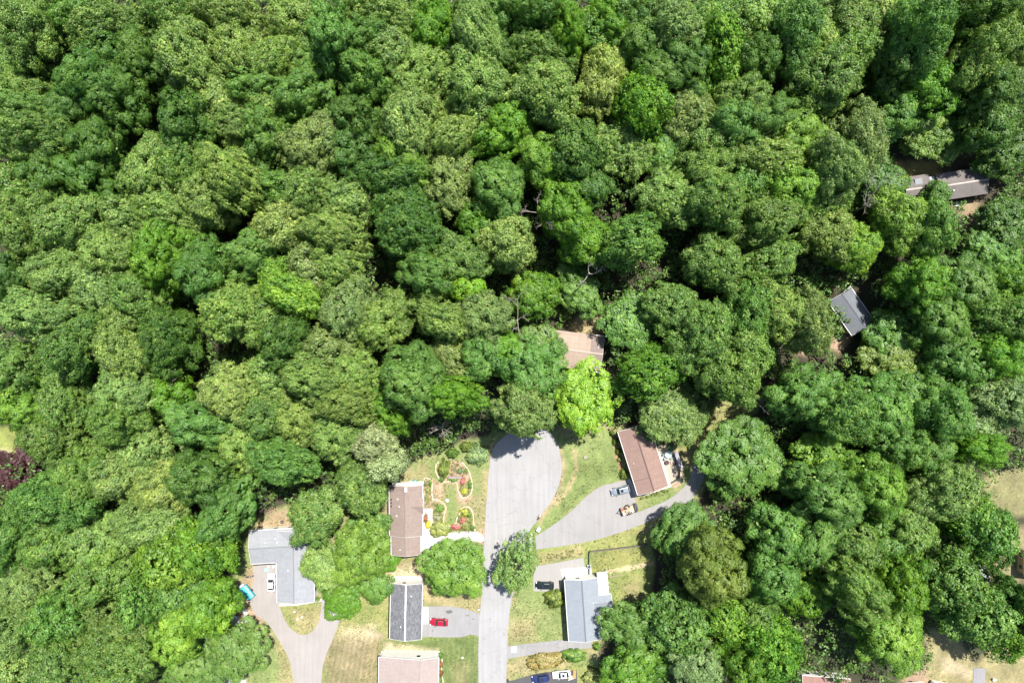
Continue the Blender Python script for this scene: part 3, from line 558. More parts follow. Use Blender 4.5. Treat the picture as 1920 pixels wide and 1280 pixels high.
TREES = """
10,15,30,d;62,30,45,m;18,60,34,b;55,85,48,m;122,38,38,g;175,18,36,g;195,45,36,m;228,45,30,m;262,18,34,d;122,100,32,g;158,72,30,m;195,98,42,b;250,80,28,b;268,114,38,b;175,130,38,b
28,122,38,g;38,170,46,m;68,208,34,g;14,200,30,g;160,162,42,b;214,165,42,b;138,197,38,b;284,196,36,b;225,207,28,b;325,20,48,m;338,85,52,o;352,132,40,o;402,20,40,o;458,30,38,p
437,78,48,o;458,125,44,o;318,165,34,l,f;345,192,36,g;412,188,42,p;452,168,40,g;92,240,28,m;34,258,45,m;138,232,38,b;182,246,42,b;185,288,42,b;138,300,36,b;84,300,42,b;14,308,32,g
262,250,32,d;342,235,46,d;290,286,42,o;347,288,40,m;430,243,38,p;467,236,36,o;425,273,16,v;460,306,30,l,f;400,300,34,o
555,38,54,o;495,65,36,g;522,98,36,m;500,135,42,o;568,112,46,g;625,28,44,g;628,92,40,g;682,22,44,o;730,25,44,p;762,48,36,g;700,72,36,g;665,92,32,g;798,30,32,v,o;835,26,28,l;805,72,38,v;880,45,44,p
936,42,38,g;902,92,42,o;845,110,38,g;948,115,38,d;738,98,50,o;800,125,50,o;672,132,40,g;702,150,36,g;580,162,42,g;498,162,44,g;626,162,30,g;708,186,27,y,f;770,168,44,o;892,160,60,o
760,212,48,p;840,202,46,o;868,245,42,o;556,182,38,g;498,196,38,m;545,232,30,v,o;612,182,20,g,c;645,175,18,l;590,216,24,l,f;670,220,46,b,o;495,236,42,g;598,256,50,k;565,297,38,k;672,290,54,d;722,268,28,v
762,258,38,p;830,270,40,o;786,302,28,l,f;752,312,25,l,f;838,318,42,o;900,277,30,l;938,238,38,v,o;942,300,30,m;490,292,30,g;500,265,30,g
975,15,34,d;1020,30,36,d;1056,30,28,l,f;1130,30,38,v,o;1190,30,42,d;990,98,42,m;1068,80,30,v,o;1110,62,40,g,f;1156,65,24,l,o;1262,48,52,p;1312,52,50,g,f;1362,20,38,d;1420,35,40,o
1345,75,44,v;1352,130,34,v;1210,85,44,b;1275,108,46,b;1235,142,48,b;1318,160,26,b;1412,112,46,d;1022,172,62,o;1132,135,46,w;1124,182,40,k;1050,112,28,m;1180,180,28,v;1226,180,24,v
1208,222,32,v,o;1292,212,50,k;1395,190,46,o;1380,228,46,t,o;1432,225,36,g;976,238,26,v;1018,295,40,l;1078,278,44,d,f;1160,275,50,o;1247,282,38,g,c;1330,260,44,m;1352,302,36,m;1410,296,40,o;1160,230,28,b
1490,40,50,g,f;1530,70,38,o;1500,98,40,g;1600,45,54,m;1642,28,42,o;1602,88,44,g,f;1720,35,48,g,f;1740,80,50,g,f;1686,82,34,g,f;1790,20,36,g;1856,20,40,d;1902,40,40,o;1852,74,44,o;1830,128,40,o;1906,92,40,m
1545,150,66,m;1635,156,28,v,o;1745,155,50,v,o;1682,132,40,d;1460,155,26,l;1445,100,28,v;1680,210,38,t;1615,230,38,k;1752,244,50,m;1866,170,48,d;1862,228,44,d;1902,280,42,d;1870,300,30,d;1487,255,50,l;1470,302,44,o;1466,205,26,g;1560,290,36,k;1620,285,38,m
30,346,44,m;95,348,40,b;182,352,36,b;38,396,48,m;42,442,40,m;30,490,38,d,c;118,432,50,o;152,385,30,m;277,345,46,o;290,388,40,o;342,332,30,o;388,376,52,o;350,402,34,o;450,346,42,o;235,415,38,p;204,475,46,p
295,450,40,v,o;300,515,42,v,o;428,440,22,v;395,446,28,o;365,482,30,b;402,497,26,b;385,530,44,b,o;460,490,44,g,c;18,550,38,g,c;105,512,50,p;165,520,38,p;52,590,46,p;200,560,48,p;246,530,34,p
112,592,34,m;152,612,34,g;280,572,42,m;342,575,28,l,f;215,620,38,p;308,618,42,d,f;440,585,56,o;382,592,20,v;30,640,34,d
500,350,36,g;540,352,32,d;582,340,30,o;650,375,46,p;566,377,38,o;528,422,44,w;600,432,40,o;650,440,38,o;755,385,54,d,f;762,428,50,d,f;702,332,42,d;762,325,44,d,f;845,356,44,k;815,416,28,b;930,352,48,g,c
858,426,22,y,f;900,415,38,v,o;950,450,42,w;862,490,50,m;620,480,46,o;586,508,44,k;692,490,28,v,o;500,462,36,g;510,522,36,v,c;645,502,38,o;770,496,22,g,c;812,520,36,g,c;873,540,28,y,c;914,536,20,y,c;560,562,42,l,f
650,552,42,o;735,582,46,o;640,602,48,k;510,602,38,m;545,622,40,g;700,622,44,o;812,592,38,o;905,590,50,k;850,612,34,o;690,535,24,g
990,382,34,b,o;1040,370,22,l;1096,346,44,d;1176,376,30,l;1065,412,44,v,o;1020,456,32,v,o;1155,396,22,y;1100,452,38,v,o;1250,370,50,o;1342,376,50,m;1300,332,34,m;1402,342,44,g,f;1145,458,28,g,c;1200,450,44,g,s
1300,440,36,t;1370,452,24,t;1340,492,50,m;1252,500,30,t;1240,530,24,t;1190,520,34,m,s;1420,420,48,m;1420,502,44,m;1000,552,38,v,o;1078,548,38,g;1112,585,26,g;1182,602,44,g,f;1262,582,48,m;1330,612,50,m;1410,562,48,g,f;1400,622,40,g,f
1008,655,42,m,o;1478,352,54,l,o;1532,372,48,m;1582,346,32,k;1650,342,44,d;1550,432,50,o;1605,460,38,l,o;1600,500,28,g;1538,512,36,v,c;1460,400,44,m;1460,482,46,m;1460,582,50,o;1522,572,32,k;1528,625,38,k
1700,432,38,v,o;1665,462,34,g;1675,400,38,l,f;1765,428,46,g;1757,364,20,g;1742,486,30,t,f;1735,532,48,v,o;1812,540,50,g,c;1650,548,34,g,s;1760,602,50,g,c;1672,622,44,g;1890,422,46,d,s;1880,492,40,g;1898,542,40,v,o;1888,602,48,m;1825,622,44,g;1640,382,34,k;1712,385,26,l,f;1845,470,28,d
40,692,46,m,o;132,670,46,g,f;115,722,44,m;45,765,46,l,o;122,772,46,m;235,672,42,o;312,658,40,d;235,737,50,p;218,792,46,m;315,740,30,v,c;385,692,36,g;428,665,28,o;432,737,50,w;345,790,46,g,c;400,800,38,g;92,818,48,m
208,838,24,v;265,842,38,p;366,840,36,b,o;150,868,36,m;212,892,48,p;297,912,50,w;395,908,50,d;456,830,46,o;448,932,36,d;60,922,48,g,f;112,938,46,g,f;155,925,38,m;340,880,30,g
525,662,42,d,s;610,652,40,k;510,712,42,o;560,702,36,o;602,712,40,o;660,702,48,o;500,775,46,m;560,782,46,o;632,812,50,o;668,752,38,o;500,860,46,g,f;555,875,42,g,f;770,718,60,g,c;828,742,30,l;712,757,28,v;742,790,30,v,o
875,745,32,v,o;910,722,22,t;898,802,33,l;850,800,34,m,c;800,832,34,g;772,866,36,v,c;706,838,36,W;736,872,26,W;715,872,24,W;640,872,28,d;618,888,20,t;682,892,42,k;668,922,38,m;710,928,28,m;850,668,40,k;900,668,38,g,c;945,662,38,v,o;982,765,52,k;620,760,34,o
1000,694,54,g,c;1190,702,36,v;1250,692,38,v;1178,765,34,t,o;1260,774,52,k;1368,702,58,m;1310,652,44,m;1402,652,44,m;1342,765,28,v;1396,860,78,g,c
1490,745,46,g,c;1560,682,28,l;1535,725,36,g;1592,775,50,g,f;1652,772,54,g,c;1668,672,50,o;1722,682,38,m;1700,752,44,g,c;1768,772,50,g,c;1802,682,44,t;1872,662,46,v,o;1882,752,54,q;1830,792,40,q;1690,832,48,g;1740,852,50,g,c
1547,860,42,l;1508,850,28,g,c;1640,912,50,l;1592,930,36,g,c;1790,912,44,p;1532,930,50,g,c;1872,850,28,v,o;1842,880,30,g;1450,790,30,g;1905,700,34,t;1755,945,40,p;1820,850,30,v,o
20,982,44,g,f;15,1042,38,g,f;85,1015,54,m;180,1012,50,p;55,1102,46,p;165,1088,50,m;215,1072,42,m;262,1132,36,g,s;312,1050,58,l,s;392,1050,40,v;410,990,40,g;350,1010,38,v;330,1122,44,g,s;382,1142,44,v,o;330,1192,40,l
440,1042,36,b,s;100,1162,44,g,f;32,1182,50,p;182,1182,40,m;238,1192,46,m;95,1222,48,m;38,1252,42,p;200,1242,50,m;250,1250,40,m;290,1265,26,g,s;250,988,40,p;300,985,40,o;130,1255,36,m;450,1092,26,g,s;270,1085,32,g
1264,1014,38,g,c;1370,975,36,g,c;1345,1065,60,n;1455,1080,44,g,c;1460,1002,44,g,c;1510,1032,42,g,c;1545,985,42,g,c;1258,1082,28,g,c;1310,1125,22,w;1270,1172,54,g,s;1215,1180,34,g,c;1360,1165,38,v;1420,1172,38,g;1510,1110,42,v,o
1220,1242,46,v,o;1312,1245,48,q;1392,1240,46,v,o;1450,1220,50,v;1520,1192,30,l,f;1500,1252,34,m;1160,1165,34,g,s;1135,1208,18,l,f;1178,1225,36,g,s;1165,1262,36,v;1300,965,30,g,c
1600,1028,44,m,o;1645,1002,44,g;1700,985,48,o;1770,1012,32,k;1815,970,40,v,s;1850,1032,46,g,s;1885,1000,28,g,s;1845,985,36,g,s;1590,1085,42,m,o;1700,1062,44,v,o;1690,1112,40,v,o;1785,1092,54,g,s;1828,1150,56,g,s;1880,1178,38,v,s;1842,1216,38,g,s
1668,1192,62,l;1560,1172,38,m,o;1615,1252,38,k;1755,1242,30,d,s;1722,1180,34,g;1912,1112,28,d;1916,1215,24,v,s;1640,1130,34,m,o;1570,1235,30,d;1912,1112,26,d;1935,1160,36,d;1940,1240,36,d
"""
L_ = []
for it in TREES.replace('\n', ';').split(';'):
    if it.strip():
        a = it.strip().split(','); L_.append([float(a[0]), float(a[1]), float(a[2]), float(a[2]), 0.0, a[3], a[4] if len(a) > 4 else DEF[a[3]], 1])
# neighbouring crowns of one colour that read as one broad tree are built as one
FAM = {'o': 1, 'p': 1, 'k': 1, 'm': 1, 'w': 1, 'g': 2, 'd': 2, 'b': 3, 't': 3, 'v': 4, 'l': 4, 'y': 5, 'q': 6}
def pair(a, b):
    if FAM.get(a[5]) != FAM.get(b[5]) or FAM.get(a[5]) is None or a[7] + b[7] > 3: return None
    d = math.hypot(a[0] - b[0], a[1] - b[1]); ra, rb = max(a[2:4]), max(b[2:4])
    if d > .98 * (ra + rb) or ra > 52 or rb > 52: return None
    rx = (d + ra + rb) / 2 * .94; ry = max(ra, rb) * 1.02
    if rx > 70: return None
    return rx * ry + d * 12, rx, max(ry, rx / 1.45)
while len(L_) > 278:
    best = None
    for i in range(len(L_)):
        for j in range(i):
            q = pair(L_[i], L_[j])
            if q and (best is None or q[0] < best[0]): best = (q[0], i, j, q[1], q[2])
    if best is None: break
    _, i, j, rx, ry = best; a, b = L_[i], L_[j]
    wa, wb = a[2] ** 2, b[2] ** 2; big = a if wa > wb else b
    nw = [(a[0] * wa + b[0] * wb) / (wa + wb), (a[1] * wa + b[1] * wb) / (wa + wb), rx, ry, math.atan2(-(b[1] - a[1]), b[0] - a[0]), big[5], big[6], a[7] + b[7]]
    L_ = [q for k, q in enumerate(L_) if k not in (i, j)] + [nw]
L_.sort(key=lambda q: -q[2] * q[3])
KEEP = [[(1046, 624), (1128, 634), (1128, 690), (1075, 682), (1062, 655)], [(1085, 596), (1128, 600), (1125, 630), (1095, 628)], [(1566, 545), (1592, 533), (1640, 600), (1597, 630), (1572, 600)],
        [(1697, 334), (1790, 319), (1843, 330), (1843, 365), (1765, 376), (1745, 352), (1706, 356)], [(1795, 382), (1835, 378), (1830, 425), (1806, 425)], [(1165, 830), (1232, 838), (1282, 850), (1280, 890), (1262, 925), (1190, 930)],
        [(1285, 840), (1325, 790), (1355, 775), (1340, 800), (1310, 838)], [(732, 908), (792, 908), (792, 1040), (732, 1040)], [(469, 995), (545, 990), (545, 1050), (470, 1055)],
        [(1145, 1080), (1200, 1065), (1205, 1115), (1150, 1118)], [(1060, 1085), (1145, 1085), (1142, 1140), (1125, 1196), (1067, 1198)], [(1110, 1040), (1205, 1030), (1205, 1055), (1115, 1070)], [(-10, 805), (38, 812), (40, 828), (14, 850), (-10, 855)],
        [(795, 895), (830, 868), (840, 860), (900, 870), (910, 830), (920, 840), (905, 900)], [(936, 830), (1040, 832), (1045, 860), (930, 860)], [(440, 1075), (475, 1095), (470, 1165), (440, 1165)],
        [(1850, 885), (1920, 880), (1920, 955), (1885, 960), (1850, 930)], [(1835, 1068), (1870, 1062), (1862, 1095), (1840, 1095)], [(1745, 1195), (1770, 1195), (1775, 1215), (1800, 1245), (1850, 1255), (1850, 1290), (1760, 1260)], [(1115, 1000), (1230, 965), (1200, 1010), (1110, 1020)],
        [(1200, 960), (1270, 925), (1284, 932), (1215, 975)], [(0, 850), (40, 845), (52, 885), (38, 912), (0, 918)], [(1275, 852), (1330, 800), (1398, 748), (1404, 760), (1345, 815), (1300, 860)], [(1052, 690), (1130, 680), (1140, 790), (1050, 800)], [(500, 960), (540, 955), (540, 985), (505, 988)], [(640, 1160), (720, 1140), (720, 1200), (620, 1250)], [(1508, 1268), (1590, 1274), (1590, 1285), (1508, 1285)], [(1690, 1270), (1800, 1268), (1800, 1285), (1690, 1285)]]
LIT = [(KEEP[2], 22, 11.5), (KEEP[3], 40, 11.5), (KEEP[4], 30, 11.5), (KEEP[0], 12, 11.5), (KEEP[1], 20, 11.5), (KEEP[5], 30, 13.5), (KEEP[9], 25, 12.5), (KEEP[10], 25, 13), (KEEP[6], 10, 15)]
def clear(x, y, r):
    for _ in range(6):
        hit = False
        for poly in KEEP:
            a, b = np.array([x]), np.array([y]); d = float(edge_dist(a, b, poly)[0]); 
            if inside(a, b, poly)[0]: d = -d
            if d < r * .90:
                hit = True; cx = sum(q[0] for q in poly) / len(poly); cy = sum(q[1] for q in poly) / len(poly); L = math.hypot(x - cx, y - cy) + 1e-6
                mv = min(r * .90 - d, 7); x += (x - cx) / L * mv; y += (y - cy) / L * mv; r -= mv * .35
        if not hit: return x, y, r
    for poly in KEEP:
        a, b = np.array([x]), np.array([y]); d = float(edge_dist(a, b, poly)[0])
        if inside(a, b, poly)[0]: return None
        r = min(r, d * 1.12)
    return (x, y, r) if r > 13 else None
for q in L_[:278]:
    fac = 1.17 - .17 * max(0, min(1, (q[2] - 45) / 30)); k_ = clear(q[0], q[1], q[2] * fac)
    if k_ is None: print('dropped', q[:3]); continue
    tp = None
    for poly, reach, ht in LIT:
        a, b = np.array([k_[0]]), np.array([k_[1]]); cy = sum(t_[1] for t_ in poly) / len(poly); cx = sum(t_[0] for t_ in poly) / len(poly)
        if float(edge_dist(a, b, poly)[0]) - k_[2] < reach and (k_[1] < cy + 10 or k_[0] > cx): tp = min(tp or 99, ht)
    f_ = k_[2] / (q[2] * fac); q[0], q[1] = k_[0], k_[1]; q[2] *= f_; q[3] *= f_
    tree(q[0], q[1], q[2] * fac, q[5], q[6], top=tp, ry=q[3] * fac, ang=q[4])
print('TREES', len(L_))
tree(18, 884, 42, 'r', 'o', 8, 'dark purple leaved tree at the left edge beside the small lawn', 'garden trees around the houses')

FT = 'trees of the wood that stand out by colour'
tree(1094, 750, 68, 'y', 'o', 15, 'big yellow green tree at the head of the cul-de-sac beside the salmon roof', FT, ry=62, ang=1.45)
tree(702, 836, 38, 'W', 'f', 25, 'white blossoming tree above left of the mauve house', FT)
tree(724, 868, 30, 'W', 'f', 22, 'smaller white blossoming crown just above the mauve house', FT)
tree(1018, 296, 42, 'y', 'c', 20, 'bright lime cauliflower-like crown just above the centre of the photo', FT)
tree(880, 540, 30, 'y', 'c', 21, 'yellow green lumpy crown left of the salmon roof, in mid wood', FT)
tree(300, 478, 48, 'v', 'o', 21, 'saturated vivid green crown in the left half of the wood', FT)
tree(318, 742, 34, 'v', 'c', 18, 'saturated vivid green crown below the pale bare branches', FT)
tree(812, 56, 40, 'v', 'o', 22, 'saturated green crown at the top edge left of centre', FT)
tree(600, 262, 46, 'k', 'f', 22, 'grey khaki dome-shaped crown in the upper left wood', FT)
tree(1132, 130, 40, 'w', 'f', 23, 'tall golden tipped crown near the top, right of centre', FT)
tree(952, 446, 40, 'w', 'f', 22, 'golden green feathery crown in the very middle of the photo', FT)
tree(1605, 462, 40, 'l', 'o', 18, 'bright green crown above the slate gable', FT)
# ---------------------------------------------------------------- undergrowth of the wood: bushes and saplings nobody could count
def undergrowth():
    r = np.random.default_rng(5); n = 36000
    X = r.uniform(-150, 150, n); Y = r.uniform(-104, 104, n); px = X / MP() + 960; py = 640 - Y / MP()
    ok = fbm(X, Y, 7, 31) > .20
    for poly, col, soft, k in ZONES:
        if col is None or poly[0][0] > 1480 or poly[0][0] < 0 or poly[0][1] < 730: 
            ii = inside(px, py, poly) | (edge_dist(px, py, poly) < 9); ok &= ~ii
    for poly in NOBUSH: ok &= ~(inside(px, py, poly) | (edge_dist(px, py, poly) < 4))
    X, Y = X[ok], Y[ok]; n = len(X); hz = 1.5 + 10 * np.clip(fbm(X, Y, 9, 41) - .2, 0, 1) * r.uniform(.6, 1.4, n); rb = r.uniform(.7, 1.5, n)
    nl = 17; d = rand_dirs(n * nl, r).reshape(n, nl, 3); d[..., 2] = abs(d[..., 2]) * .9
    cen = np.stack([X, Y, hz], 1)[:, None, :] + d * rb[:, None, None] * r.uniform(.5, 1.1, (n, nl, 1))
    nor = d + np.array((0, 0, .4)) + r.normal(size=d.shape) * .3; nor /= np.linalg.norm(nor, axis=2)[..., None]
    tint = np.repeat(np.clip(1 + r.normal(size=n) * .2, .5, 1.6), nl)
    V, Fq, tt, lr = leaves(cen.reshape(-1, 3), nor.reshape(-1, 3), np.full(n * nl, .62), tint, r)
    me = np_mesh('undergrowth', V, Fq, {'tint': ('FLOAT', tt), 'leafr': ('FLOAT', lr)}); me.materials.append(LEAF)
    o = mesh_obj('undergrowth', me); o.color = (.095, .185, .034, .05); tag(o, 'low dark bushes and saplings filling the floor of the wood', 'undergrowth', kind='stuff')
NOBUSH = [[(1030, 618), (1135, 630), (1135, 700), (1015, 690)], [(1552, 560), (1592, 530), (1645, 600), (1597, 636)], [(1690, 325), (1848, 300), (1850, 380), (1700, 385)],
          [(1910, 1000), (2000, 1000), (2000, 1100), (1910, 1100)], [(462, 980), (600, 980), (610, 1140), (500, 1160), (440, 1175), (440, 1090), (465, 1060)], [(30, 808), (90, 808), (90, 834), (30, 834)],
          [(1490, 1255), (1605, 1255), (1605, 1340), (1490, 1340)], [(1670, 1255), (1830, 1255), (1830, 1340), (1670, 1340)], [(1230, 830), (1320, 780), (1330, 900), (1250, 960)]]
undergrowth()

# each crown's own description: its look, where it stands, and a neighbour that sets it apart
def size_word(r): return 'small' if r < 34 else 'medium' if r < 48 else 'large' if r < 62 else 'huge'
def cell(x, y):
    cx = ['far left', 'left', 'left of centre', 'centre', 'right of centre', 'right', 'far right'][min(6, int(x / 1920 * 7)) if x > 0 else 0]
    cy = ['top edge', 'upper wood', 'upper middle', 'middle', 'lower middle', 'lower wood', 'bottom edge'][max(0, min(6, int(y / 1280 * 7)))]
    return cy + ' ' + cx
def describe():
    used = set()
    for root, x, y, r, st, code in sorted(INFO, key=lambda q: (q[2], q[1])):
        nb = sorted((math.hypot(q[1] - x, q[2] - y), q) for q in INFO if q[0] is not root and math.hypot(q[1] - x, q[2] - y) < 260) if False else sorted([(math.hypot(q[1] - x, q[2] - y), k) for k, q in enumerate(INFO) if q[0] is not root])
        place = [p for p in (near_phrase(x, y), cell(x, y)) if p]; done = None
        for pl in place:
            for d, k in nb[:7]:
                q = INFO[k]; dx, dy = x - q[1], y - q[2]; rel = ('below' if dy > 0 else 'above') if abs(dy) > abs(dx) else ('right of' if dx > 0 else 'left of')
                if q[5] == code and q[4] == st and size_word(q[3]) == size_word(r): continue
                for other in ([f"{WORD[q[5]]} one"] if q[5] != code else []) + [f"{size_word(q[3])} {TEX[q[4]]} one", f"{size_word(q[3])} {WORD[q[5]]} one"]:
                    lab = f"{size_word(r)} {TEX[st]} {WORD[code]} crown, {pl}, {rel} {'an' if other[0] in 'aeiou' else 'a'} {other}"
                    if lab not in used and len(lab.split()) <= 16: done = lab; break
                if done: break
            if done: break
        used.add(done); root['label'] = done or f"{size_word(r)} {TEX[st]} {WORD[code]} crown, {cell(x, y)}"
        if not done: print('NO UNIQUE LABEL', x, y)
describe()
# ---------------------------------------------------------------- houses
WHITE = simple('white_trim', (.72, .71, .68), .5, noise=.05)
WALLC = {'white': simple('white_siding', (.68, .67, .63), .6, noise=.06, scale=2), 'tan': simple('tan_siding', (.36, .29, .20), .7, noise=.08), 'brick': simple('brick_wall', (.30, .13, .09), .85, noise=.25, scale=5, bump=.3),
         'cream': simple('cream_siding', (.60, .55, .44), .6, noise=.06), 'olive': simple('olive_siding', (.30, .28, .16), .7, noise=.08), 'grey': simple('grey_siding', (.35, .36, .37), .6, noise=.06)}
GLASS = glass_dark()
DOORM = simple('painted_door', (.25, .08, .06), .4, noise=.05)
VENTM = simple('vent_metal', (.62, .60, .58), .45, noise=.08)
GUT = simple('gutter_metal', (.70, .69, .67), .4, noise=.05)
def block(root, A, B, Wp, ze, rise, roofm, wall='white', ro=0.0, oh=.35, gut=True, vents=3, wins=True, thick=.14, ridge=None, seed=1, wz0=0.0, gable_white=False, door=True, flatcap=None):
    """one gabled volume given by the photo pixels of its two gable-end midpoints at eave height ze"""
    rr = random.Random(seed); a = P(A[0], A[1], ze); b = P(B[0], B[1], ze); c = (a + b) / 2; u = (b - a); L = u.length; Wd = Wp * MP(ze); ang = math.atan2(u.y, u.x)
    def put(o): o.location = (c.x - root.location.x, c.y - root.location.y, 0); o.rotation_euler = (0, 0, ang); return o
    hx, hy = L / 2, Wd / 2; ry = ro * Wd; zr = ze + rise
    # walls with gable ends
    m = MB(); ix, iy = hx - oh, hy - oh; k = lambda y: ze + rise * (1 - abs(y - ry) / (hy - ry if y > ry else hy + ry)) - .06
    prof = [(-iy, wz0 - .2), (iy, wz0 - .2), (iy, k(iy)), (ry, zr - .07), (-iy, k(-iy))]
    m.loft([[(-ix, y, z) for y, z in prof], [(ix, y, z) for y, z in prof]])
    wl = put(m.build('wall', WALLC[wall], root))
    # roof slopes
    m = MB()
    for sgn in (-1, 1):
        y0 = sgn * hy; pr = [(y0, ze), (ry, zr), (ry, zr + thick), (y0, ze + thick)]
        m.loft([[(-hx, y, z) for y, z in pr], [(hx, y, z) for y, z in pr]])
    rf = put(m.build('roof', roofm, root))
    # ridge cap, gutters, verge boards, vents
    m = MB(); m.loft([[(x, ry - .17, zr + thick - .02), (x, ry, zr + thick + .07), (x, ry + .17, zr + thick - .02), (x, ry, zr + thick + .02)] for x in (-hx, hx)])
    o = m.build('ridge_cap', ridge or roofm, rf)
    if gut:
        for sgn in (-1, 1):
            m = MB(); m.box(-hx, hx, sgn * (hy + .07) - .065, sgn * (hy + .07) + .065, ze - .02, ze + .11); m.build('gutter', GUT, rf)
        for sx in (-1, 1):
            m = MB()
            for sgn in (-1, 1):
                y0 = sgn * hy; pr = [(y0, ze - .06), (ry, zr - .06), (ry, zr + thick + .02), (y0, ze + thick + .02)]
                m.loft([[(sx * (hx + .002), y, z) for y, z in pr], [(sx * (hx + .05), y, z) for y, z in pr]])
            m.build('verge_board', WHITE, rf)
    for i in range(vents):
        y = rr.uniform(.25, .7) * rr.choice((-1, 1)) * hy; x = rr.uniform(-.8, .8) * hx; z = ze + rise * (1 - abs(y - ry) / (hy - ry if y > ry else hy + ry)) + thick
        m = MB(); s_ = rr.uniform(.07, .13); m.tube((x, y, z - .1), (x, y, z + .3), s_, s_, 10); m.tube((x, y, z + .3), (x, y, z + .36), s_ * 1.6, s_ * 1.2, 10); m.build('vent', VENTM, rf)
    if wins:
        n = max(2, int(L / 3.6))
        for sgn in (-1, 1):
            for i in range(n):
                x = -ix + (i + .5) * 2 * ix / n; isd = door and sgn == 1 and i == n // 2
                w, z0, z1 = (.95, .1, 2.15) if isd else (1.1, 1.0, 2.2)
                m = MB(); m.box(x - w / 2 - .08, x + w / 2 + .08, sgn * iy - .01, sgn * (iy + .05), z0 - .08, z1 + .08); fr = put(m.build('door' if isd else 'window', WHITE, root))
                m = MB(); m.box(x - w / 2, x + w / 2, sgn * (iy + .05) - .004, sgn * (iy + .058), z0, z1); m.build('door_leaf' if isd else 'pane', DOORM if isd else GLASS, fr)
                if ze > 4.2 and not isd:
                    m = MB(); m.box(x - w / 2 - .08, x + w / 2 + .08, sgn * iy - .01, sgn * (iy + .05), 3.0, ze - .45); fr = put(m.build('window', WHITE, root))
                    m = MB(); m.box(x - w / 2, x + w / 2, sgn * (iy + .05) - .004, sgn * (iy + .058), 3.1, ze - .55); m.build('pane', GLASS, fr)
        for sx in (-1, 1):
            m = MB(); m.box(sx * ix - .01, sx * (ix + .05), -1.3 + ry, -.2 + ry, ze - 1.75, ze - .5); fr = put(m.build('window', WHITE, root))
            m = MB(); m.box(sx * (ix + .05) - .004, sx * (ix + .058), -1.2 + ry, -.3 + ry, ze - 1.65, ze - .6); m.build('pane', GLASS, fr)
    return dict(c=c, ang=ang, hx=hx, hy=hy, ze=ze, zr=zr, ry=ry, roof=rf, put=put, wall=wl, thick=thick)
def house(name, at, label, cat='house'):
    p = P(*at, 0); return tag(empty(name, (p.x, p.y, 0)), label, cat, 'houses among the trees')
def onroof(B, x, y, up=0.0): return B['ze'] + (B['zr'] - B['ze']) * (1 - abs(y - B['ry']) / (B['hy'] - B['ry'] if y > B['ry'] else B['hy'] + B['ry'])) + B['thick'] + up

R_mauve = shingle('mauve_shingles', (.235, .182, .158), .07, streak=.12)
R_speck = shingle('speckled_shingles', (.130, .133, .142), .30, bw=.55, bh=.26, streak=.10)
R_pink = shingle('pale_pink_shingles', (.300, .245, .225), .05, streak=.08)
R_blue = shingle('blue_grey_shingles', (.215, .240, .270), .05, streak=.07)
R_brown = shingle('brown_shingles', (.235, .155, .130), .06, streak=.10)
R_salmon = shingle('salmon_panels', (.31, .24, .195), .05, bw=9, bh=.5, streak=.10)
R_dkbrown = shingle('umber_shingles', (.215, .165, .150), .08, streak=.12)
R_slate = shingle('slate_shingles', (.135, .145, .165), .06, streak=.08)
R_slate2 = shingle('taupe_shingles', (.145, .128, .122), .08, streak=.14)
R_pale = shingle('pale_grey_shingles', (.255, .265, .285), .06, streak=.09)
def capm(n, c): return simple(n, c, .8, noise=.1)

# mauve house with the garden
h = house('house', (770, 975), 'mauve roofed house beside the curving garden beds')
b1 = block(h, (761, 909.5), (761.5, 1004), 62, 5.0, 1.5, R_mauve, seed=3, vents=3)
b2 = block(h, (761, 1002), (761.5, 1039.5), 55, 4.7, 1.25, R_mauve, seed=4, vents=1, door=False)
b3 = block(h, (765, 948), (794, 948), 30, 5.02, .95, R_mauve, seed=5, vents=0, wins=False, door=False)
m = MB(); m.box(-.05, .9, .25, .75, 4.9, 7.3); m.box(-.1, .95, .2, .8, 7.2, 7.35)
o = b1['put'](m.build('chimney', WALLC['white'], h)); o.location += Vector((-.2, b1['hx'] - .2, 0))
m = MB()
for i in range(3): m.box(-3.0 + i * .8, -2.55 + i * .8, -b1['hy'] + .35, -b1['hy'] + .65, onroof(b1, 0, -b1['hy'] + .5) - .02, onroof(b1, 0, -b1['hy'] + .5, .14))
o = b1['put'](m.build('satellite_bracket', simple('black_metal', (.02, .02, .022), .5), h))
# white rear deck of the mauve house
def deck(name, pts, z, mat, label, cat, rail=True, gap=True, parent=None):
    ps = [P(x, y, z) for x, y in pts]; c = sum(ps, Vector()) / len(ps); root = parent or tag(empty(name, (c.x, c.y, 0)), label, cat)
    cc = root.location
    m = MB(); m.prism([(p.x - cc.x, p.y - cc.y) for p in ps], z - .12, z); m.build('deck_floor', mat, root)
    for i, p in enumerate(ps):
        m = MB(); m.box(p.x - cc.x - .07, p.x - cc.x + .07, p.y - cc.y - .07, p.y - cc.y + .07, 0, z + (1.0 if rail else 0)); m.build('post', WHITE, root)
    if rail:
        for a, b in zip(ps, ps[1:]):
            m = MB(); m.tube((a.x - cc.x, a.y - cc.y, z + .95), (b.x - cc.x, b.y - cc.y, z + .95), .05, .05, 6); m.tube((a.x - cc.x, a.y - cc.y, z + .12), (b.x - cc.x, b.y - cc.y, z + .12), .03, .03, 6)
            n = int((b - a).length / .35)
            for k in range(1, n): q = a.lerp(b, k / n) - cc; m.tube((q.x, q.y, z + .12), (q.x, q.y, z + .95), .018, .018, 4, False)
            m.build('railing', WHITE, root)
    return root
DECKW = simple('white_deck_boards', (.74, .73, .71), .55, noise=.08, scale=5)
deck('deck', [(735, 908), (737, 903), (757, 905), (770, 902), (778, 903), (794, 902), (793, 908)], 2.6, DECKW, 'narrow white deck along the top wall of the mauve house', 'deck', rail=False)

